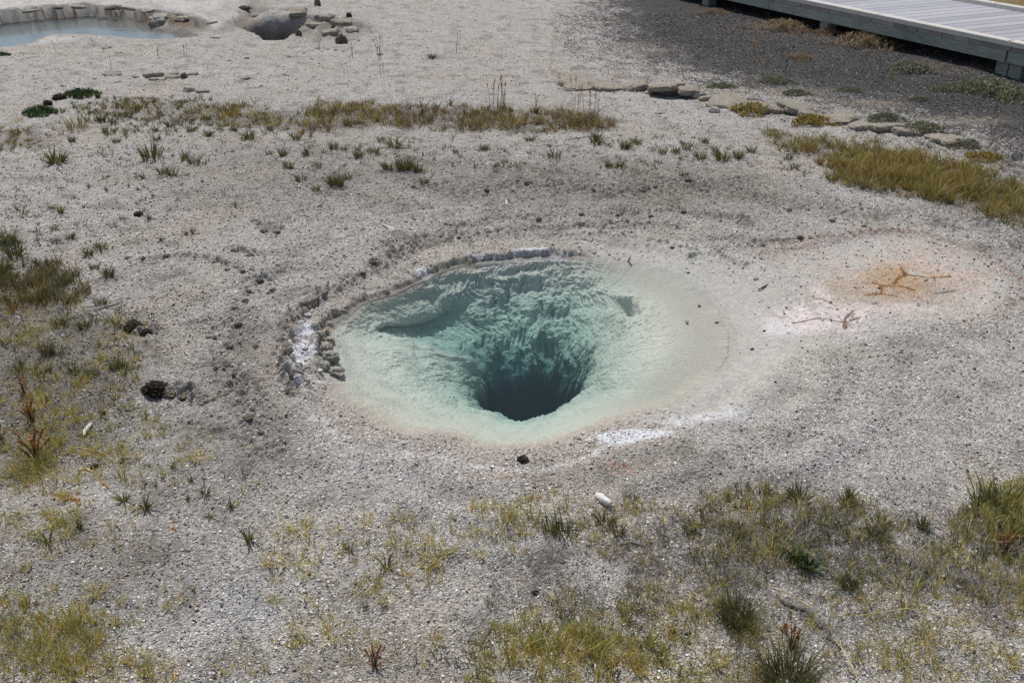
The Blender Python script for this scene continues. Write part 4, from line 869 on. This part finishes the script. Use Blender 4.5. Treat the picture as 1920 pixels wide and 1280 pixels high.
for a in [(462,44,26),(480,37,20),(574,42,30),(592,50,34),(560,58,26),(610,44,28),(640,52,34),(618,62,30),(660,60,30),(540,34,24)]:
    stone(['rim', 'clod', 'slab'][int(rng.integers(3))], a[0], a[1], a[2], 'rough crust lump around the dug pit at the top', 'crust lumps around the pit', 'crust_lump', 'crust lump', .35, .8, .3)
stone('slab', 552, 25, 44, 'pale flat crust slab on the back edge of the pit', None, 'rock_slab', 'rock slab', .3, .8, .1, .1)
stone('dclod', 289, 738, 46, 'black earth mound with a hollow, left of the pool', name='earth_mound', cat='dirt mound', hgt=.75)
stone('clod', 320, 735, 34, 'low brown crumbly earth beside the black mound', name='soil_clod', cat='dirt clod', hgt=.4)
stone('clod', 345, 745, 26, 'flattest crumble of brown earth, right end of the black mound trail', name='soil_clod', cat='dirt clod', hgt=.35)
stone('dclod', 250, 618, 36, 'dark brown crumbled earth, left half of the heap in the left grass', name='earth_mound', cat='dirt mound', hgt=.55)
stone('dclod', 272, 622, 26, 'dark brown crumbled earth, right half of the heap in the left grass', name='earth_mound', cat='dirt mound', hgt=.55)
stone('dclod', 112, 186, 26, 'brown earth clod at the left end of the farther green cushion', name='soil_clod', cat='dirt clod', hgt=.5)
stone('dclod', 90, 197, 19, 'dark brown clod behind the nearer green cushion', name='soil_clod', cat='dirt clod', hgt=.7)
stone('dclod', 260, 404, 18, 'dark clod beside a flowering herb left of the pool', name='soil_clod', cat='dirt clod', hgt=.5)
stone('dclod', 177, 876, 18, 'dark clod beside dry straw near the left edge', name='soil_clod', cat='dirt clod', hgt=.5)
stone('dclod', 980, 863, 24, 'brown clump like a cone lying below the pool', name='soil_clod', cat='dirt clod', hgt=.5)
stone('dclod', 1003, 1112, 15, 'small reddish brown clod on gravel at lower centre', name='soil_clod', cat='dirt clod', hgt=.6)
for a in [(485,527,22),(448,612,18),(400,635,14),(430,645,16),(440,580,16),(465,545,14),(512,545,16),(415,662,18),(390,634,12),(405,690,14),(440,705,14),(470,790,26),(490,812,16),(505,550,12),(460,565,16),(432,598,18),(545,735,22),(540,660,20),(480,650,14),(515,830,10),(460,720,13),(425,680,13),(520,500,10),(240,485,14),(310,480,14),(345,478,10),(402,487,14),(425,497,12),(455,508,12),(440,470,18),(470,480,16),(495,434,16),(520,436,14),(270,487,10),(480,415,10),(560,355,10)]:
    stone('clod', a[0], a[1], a[2], 'brown crumbly clod in the trail left of the pool', 'clods left of the pool', 'soil_clod', 'dirt clod', .5, sink=.36)
for a in [(600,240,10),(600,387,10),(990,342,20),(1050,340,14),(912,358,14),(975,335,14),(1000,375,12),(1290,340,14),(1260,345,10),(810,390,8),(775,352,12),(860,345,10),(1110,360,14),(1140,365,14),(1205,360,14),(1230,352,10),(1320,352,14),(1120,330,12),(940,345,10),(1170,350,9),(1310,410,10),(1350,415,10),(1160,405,12),(1280,400,14),(1220,405,12),(1090,405,12),(1010,410,14),(930,433,12),(915,437,10),(1075,425,12),(1215,418,12),(1260,470,10),(700,490,14),(680,512,14),(735,465,12),(640,527,12),(830,440,12),(860,448,10),(1480,395,12),(1560,415,14),(1620,425,12),(1500,450,16),(1520,447,12),(1430,462,10)]:
    stone('clod', a[0], a[1], a[2], 'brown crumbly clod on the churned ground behind the pool', 'clods behind the pool', 'soil_clod', 'dirt clod', .5, sink=.36)
# rim stones at the pool's left shore
for a in [(612,655,30,.7),(620,674,34,.8),(608,690,28,.8),(632,697,30,.5),(598,668,26,.6),(640,703,16,.4),(618,640,22,.6),(600,640,20,.7),(610,625,18,.6),(618,608,16,.6),(590,616,16,.5)]:
    stone('rim', a[0], a[1], a[2], 'knobbly cream sinter lump on the left shore of the pool', 'sinter lumps on the left shore', 'sinter_lump', 'mineral lump', a[3])
for a in [(578,592,16),(566,604,14),(572,650,14),(590,662,14),(560,668,12),(585,573,12),(600,700,14)]:
    stone('white', a[0], a[1], a[2], 'white encrusted lump in the pale crust left of the pool', 'white lumps left of the pool', 'sinter_lump', 'mineral lump', .45)
stone('dark', 555, 707, 30, 'dark grey rock with a pale top at the lower end of the left crust', hgt=.7)
stone('dark', 540, 664, 24, 'dark grey rock at the middle of the left crust', hgt=.6)
stone('dark', 528, 680, 20, 'dark grey rock just below the middle one of the left crust', hgt=.5)
for a in [(1311,574,7,'black pebble, middle one of three right of the pool'),(1344,606,10,'brown pebble farthest right on the sandy shore'),(1288,603,9,'pale chip on the sandy shelf right of the pool'),(1410,655,9,'brown pebble on sand between pool and pink crust'),(1417,524,11,'grey stone above the pink crust right of the pool'),(1433,622,7,'small dark pebble left of the white crust'),(1290,516,7,'black pebble at the far right shore of the pool'),(1565,748,12,'white chip on the plain gravel at right'),(1134,845,9,'white pebble below the white crust'),(558,704,8,'pale chip on the left dark rock'),(113,352,13,'smooth white stone in the upper left field')]:
    stone('dark' if 'black' in a[3] or 'dark' in a[3] or 'brown' in a[3] else 'pale', a[0], a[1], a[2], a[3], hgt=.5, dpt=.7)
# ------------------------------------------------------------------ sticks and twigs
M_wood = soil_mat('bleached_wood', grain=.8, speck=.1, bump=.4)
def stick(name, pts, rad, c, label, cat='stick', group=None, lift=.006, sides=8, parts=()):
    P3 = []
    for q in pts:
        p = at(q[0], q[1]); z = float(gh(p[0:1], p[1:2])[0])+lift+(q[2] if len(q) > 2 else 0); p = at(q[0], q[1], z); P3.append(p)
    P3 = np.array(P3)
    if name == 'stick': P3[:, 2] = np.linspace(P3[0, 2], P3[-1, 2], len(P3))
    o0 = P3[0].copy(); o0[2] = P3[:, 2].min()
    # resample with wobble
    t = np.linspace(0, len(P3)-1, max(8, len(P3)*4)); Q = np.stack([np.interp(t, np.arange(len(P3)), P3[:, i]) for i in range(3)], 1)
    rr_ = np.interp(t, np.linspace(0, len(P3)-1, len(rad)), rad)*(1+(.06 if name == 'stick' else .25)*pn(t*2.3, t*0+len(pts), 5))
    Q[1:-1] += rng.normal(0, 1, Q[1:-1].shape)*rr_[1:-1, None]*(.03 if name == 'stick' else .18)
    ac = Acc(); g = (1+.25*pn(t*3, t*.5, 6))[:, None]; tube(ac, Q-o0, rr_, np.clip(np.asarray(c)[None]*g, 0, .9), sides)
    o = link(name, ac.mesh(name), M_wood); o.location = o0; tag(o, label, cat, group); return o
WH = lin(226,222,214)
stick('stick', [(157,816),(160,808),(166,800),(171,794)], [.004, .009, .009, .005], WH, 'short bleached white stick lying in the left grass', lift=.011)
stick('stick', [(1118,927),(1126,930),(1136,937),(1146,944)], [.011, .016, .014, .009], WH, 'thick bleached white wood piece at the edge of the front grass', lift=.016)
stick('twig', [(178,582),(195,575),(212,571),(232,563)], [.004, .006, .005, .002], lin(176,168,160), 'curved grey twig beside the left grass', 'twig')
stick('branch', [(562,570,.01),(580,566,.012),(597,558,.015),(610,549,.02),(613,541,.03)], [.016, .013, .013, .016, .012], lin(132,126,118), 'thick grey driftwood piece bent up at its end, on the left crust', 'branch', lift=.015)
stick('twig', [(355,759),(380,753),(405,745),(428,737)], [.003, .004, .004, .003], lin(150,132,110), 'long thin brown twig left of the pool', 'twig')
stick('twig', [(717,420),(728,426),(742,431)], [.004, .005, .003], WH, 'thin white splinter on bare ground above the pool left', 'twig')
stick('twig', [(948,374),(950,380),(951,384)], [.004, .006, .004], WH, 'tiny white splinter on bare ground above the pool centre', 'twig')
stick('twig', [(1422,543),(1431,538),(1441,532)], [.003, .005, .003], lin(96,84,72), 'short dark twig left of the pink crust', 'twig')
stick('twig', [(1178,490,.0),(1181,482,.04)], [.006, .006], lin(170,158,142), 'stubby upright stick at the far shore of the pool', 'twig')
stick('twig', [(608,638,.01),(606,625,.02),(612,616,.02),(622,614,.01)], [.003, .004, .004, .003], lin(176,150,120), 'curled brown root at the left shore of the pool', 'twig')
stick('twig', [(540,622,.01),(548,632,.01),(552,645,.005)], [.003, .004, .003], lin(90,76,64), 'dark twig leaning at the left edge of the white crust', 'twig')
stick('branch', [(1456,1112),(1470,1130),(1492,1138),(1515,1145),(1530,1160),(1540,1176)], [.003, .005, .006, .008, .008, .006], lin(110,104,100), 'dark crooked branch lying above the orange spikes at lower right', 'branch')
stick('twig', [(1550,1192),(1562,1200),(1572,1208)], [.006, .006, .004], lin(110,104,100), 'short dark broken end of the crooked branch at lower right', 'twig')
stick('straw', [(1438,1098,.01),(1480,1110,.04),(1520,1138,.03),(1534,1146,.01)], [.0012, .0016, .0016, .001], lin(206,184,130), 'long arching straw above the dark branch', 'straw')
stick('straw', [(1565,1198,.01),(1580,1216,.03),(1598,1250,.03),(1610,1276,.02)], [.0014, .0016, .0016, .001], lin(214,194,144), 'long straight straw running to the bottom edge', 'straw')
stick('straw', [(1600,1155,.02),(1700,1140,.05),(1800,1160,.05),(1880,1215,.02)], [.001, .0013, .0013, .001], lin(206,184,130), 'longest arching straw in the lower right corner', 'straw')
stick('straw', [(145,882),(160,877),(172,884)], [.003, .004, .003], lin(206,172,112), 'bent yellow straw beside a dark clod near the left edge', 'straw')
stick('straw', [(676,874,.0),(680,858,.03),(684,842,.07)], [.002, .002, .0015], lin(196,176,150), 'single pale straw standing below the pool left', 'straw')
stick('twig', [(1160,1020),(1185,1016),(1210,1022)], [.004, .005, .003], lin(140,132,124), 'grey twig half hidden in the front grass', 'twig')
stick('twig', [(1060,262),(1090,258),(1130,254)], [.003, .003, .003], lin(130,112,94), 'thin brown twig below the middle grass band', 'twig')
stick('red_leaf', [(190,776),(195,772),(201,773)], [.003, .006, .003], lin(120,60,46), 'curled dark red leaf on gravel above the white stick', 'leaf')
for a in [((96,927),(125,930)),((118,938),(150,935)),((140,932),(148,946)),((190,905),(204,915)),((322,990),(330,993))]:
    stick('straw', [a[0], ((a[0][0]+a[1][0])/2, (a[0][1]+a[1][1])/2-3), a[1]], [.002, .003, .002], lin(186,126,66), 'fallen orange straw on gravel at left', 'straw', 'orange straws at left')
# ------------------------------------------------------------------ boardwalk
U = np.array([.42858, -.90350, 0]); W = np.array([.9035, .42858, 0]); Z3 = np.array([0, 0, 1.0])
O = np.array([3.7826, 12.303, 0.0])      # a point under the near kerb's outer edge
def bx(acc, l0, l1, w0, w1, z0, z1, c=None, bev=.004, jit=0):
    """box along the walk: l along U, w across, bevelled edges"""
    vs = []
    for (l, w) in ((l0, w0), (l1, w0), (l1, w1), (l0, w1)): vs.append((l, w))
    cx = (l0+l1)/2; cw = (w0+w1)/2
    def ring(z, ins): return [O+U*(l+np.sign(cx-l)*ins)+W*(w+np.sign(cw-w)*ins)+Z3*z for l, w in vs]
    V = np.array(ring(z0, 0)+ring(z1-bev, 0)+ring(z1, bev)); 
    q = [(3, 2, 1, 0), (8, 9, 10, 11)]
    for k in (0, 4): q += [(k+i, k+(i+1) % 4, k+4+(i+1) % 4, k+4+i) for i in range(4)]
    g = c if c is not None else np.array([.5, .5, .5]); acc.add(V, np.array(q), None, np.tile(g, (12, 1)))
bw = bpy.data.objects.new('boardwalk', None); col.objects.link(bw); tag(bw, 'raised grey boardwalk with pale kerbs crossing the upper right corner', 'boardwalk')
M_deck = soil_mat('composite_board', grain=.45, speck=.05, bump=.12, rough=.6, sc_=.5)
M_beam = wood_mat('weathered_beam', lin(104,108,100), lin(176,178,168), (1, 1, 9), 9, .8)
dz = .345; pit_ = .1725
ac = Acc(); l = -14.0
while l < 9.5:
    g = lin(166,164,168)*np.exp(rng.normal(0, .09)); o_ = rng.normal(0, .003)
    gap_ = .011
    if abs(l-2.53) < .09: l += .012
    bx(ac, l+gap_/2, l+pit_-gap_/2, .052+o_, 1.93, dz-.035, dz, g, .003); l += pit_
link('deck', ac.mesh('deck', False), M_deck, bw)
ac = Acc(); l = -14.0
while l < 9.5:                                  # board ends under the kerb: short blocks, each its own shade
    g = lin(150,142,134)*np.exp(rng.normal(0, .13)); bx(ac, l+.003, l+pit_-.004, .004+abs(rng.normal(0, .003)), .05, dz-.047, dz-.002, g, .002); l += pit_
link('edge_blocks', ac.mesh('edge_blocks', False), M_deck, bw)
for w0, w1 in ((-.004, .085), (1.86, 1.945)):
    for l0, l1 in ((-14, -8.6), (-8.594, -5.2), (-5.194, -2.4), (-2.394, .735), (.741, 2.525), (2.545, 5.6), (5.606, 9.5)):
        ac = Acc(); bx(ac, l0, l1, w0, w1, dz, dz+.055, lin(206,200,190), .010); link('curb_rail', ac.mesh('curb_rail', False), M_deck, bw)
for l0, l1 in ((-14, -7.6), (-7.59, -1.15), (-1.14, 2.522), (2.548, 9.5)):
    ac = Acc(); bx(ac, l0, l1, .0+.002, .045, .19, dz-.05, lin(104,108,100), .004); link('fascia_beam', ac.mesh('fascia_beam', False), M_beam, bw)
for l0, l1 in ((-14, 2.52), (2.55, 9.5)):
    for w_ in (.95, 1.86):
        ac = Acc(); bx(ac, l0, l1, w_, w_+.045, .19, dz-.05, lin(84,84,76), .004); link('joist', ac.mesh('joist', False), M_beam, bw)
for l_ in (-12.2, -9.8, -7.4, -5, -2.6, -.15, 2.46, 2.62, 5, 7.4):
    for w_ in (.06, 1.72):
        ac = Acc(); bx(ac, l_-.07, l_+.07, w_, w_+.14, -.1, .186, lin(84,88,74), .004); link('post', ac.mesh('post', False), M_beam, bw)
# ------------------------------------------------------------------ sky, sun, camera
AZ = R_(-22); EL = R_(61)     # azimuth of the sun clockwise from +Y
w = bpy.data.worlds.new('World'); sc.world = w; w.use_nodes = True; nt = w.node_tree; nt.nodes.clear()
wo = nt.nodes.new('ShaderNodeOutputWorld'); bg = nt.nodes.new('ShaderNodeBackground'); sky = nt.nodes.new('ShaderNodeTexSky')
sky.sky_type = 'NISHITA'; sky.sun_disc = False; sky.sun_elevation = EL; sky.sun_rotation = AZ
tc = nt.nodes.new('ShaderNodeTexCoord'); nz = nt.nodes.new('ShaderNodeTexNoise'); nz.inputs['Scale'].default_value = 3.2; nz.inputs['Detail'].default_value = 6
mp = nt.nodes.new('ShaderNodeMapping'); mp.inputs['Scale'].default_value = (1, 1, 2.5); nt.links.new(tc.outputs['Generated'], mp.inputs[0]); nt.links.new(mp.outputs[0], nz.inputs['Vector'])
rp = nt.nodes.new('ShaderNodeMapRange'); rp.inputs[1].default_value = .48; rp.inputs[2].default_value = .62; nt.links.new(nz.outputs[0], rp.inputs[0])
mx = nt.nodes.new('ShaderNodeMix'); mx.data_type = 'RGBA'; mx.inputs[7].default_value = (4.2, 4.5, 4.9, 1)
ml = nt.nodes.new('ShaderNodeMath'); ml.operation = 'MULTIPLY'; ml.inputs[1].default_value = .7; nt.links.new(rp.outputs[0], ml.inputs[0])
nt.links.new(ml.outputs[0], mx.inputs[0]); nt.links.new(sky.outputs[0], mx.inputs[6]); nt.links.new(mx.outputs[2], bg.inputs[0]); bg.inputs[1].default_value = .095
nt.links.new(bg.outputs[0], wo.inputs[0])
sd = bpy.data.lights.new('sun', 'SUN'); sd.energy = 3.25; sd.angle = R_(.5); sd.color = (1, .965, .91)
so = bpy.data.objects.new('sun', sd); col.objects.link(so)
from mathutils import Vector
dirv = Vector((math.sin(AZ)*math.cos(EL), math.cos(AZ)*math.cos(EL), math.sin(EL)))
so.rotation_euler = dirv.to_track_quat('Z', 'Y').to_euler(); so.location = dirv*30
cd = bpy.data.cameras.new('camera'); cam = bpy.data.objects.new('camera', cd); col.objects.link(cam); sc.camera = cam
cd.sensor_width = 36; cd.lens = F/1920*36; cd.clip_end = 500; cd.clip_start = .05
cam.location = (0, 0, H); cam.rotation_euler = (R_(90)-P, 0, 0)
sc.view_settings.view_transform = 'Standard'; sc.view_settings.look = 'None'; sc.view_settings.exposure = .07; sc.view_settings.gamma = 1
sc.render.resolution_x = 1024; sc.render.resolution_y = 682
sc.cycles.max_bounces = 6; sc.cycles.transparent_max_bounces = 16
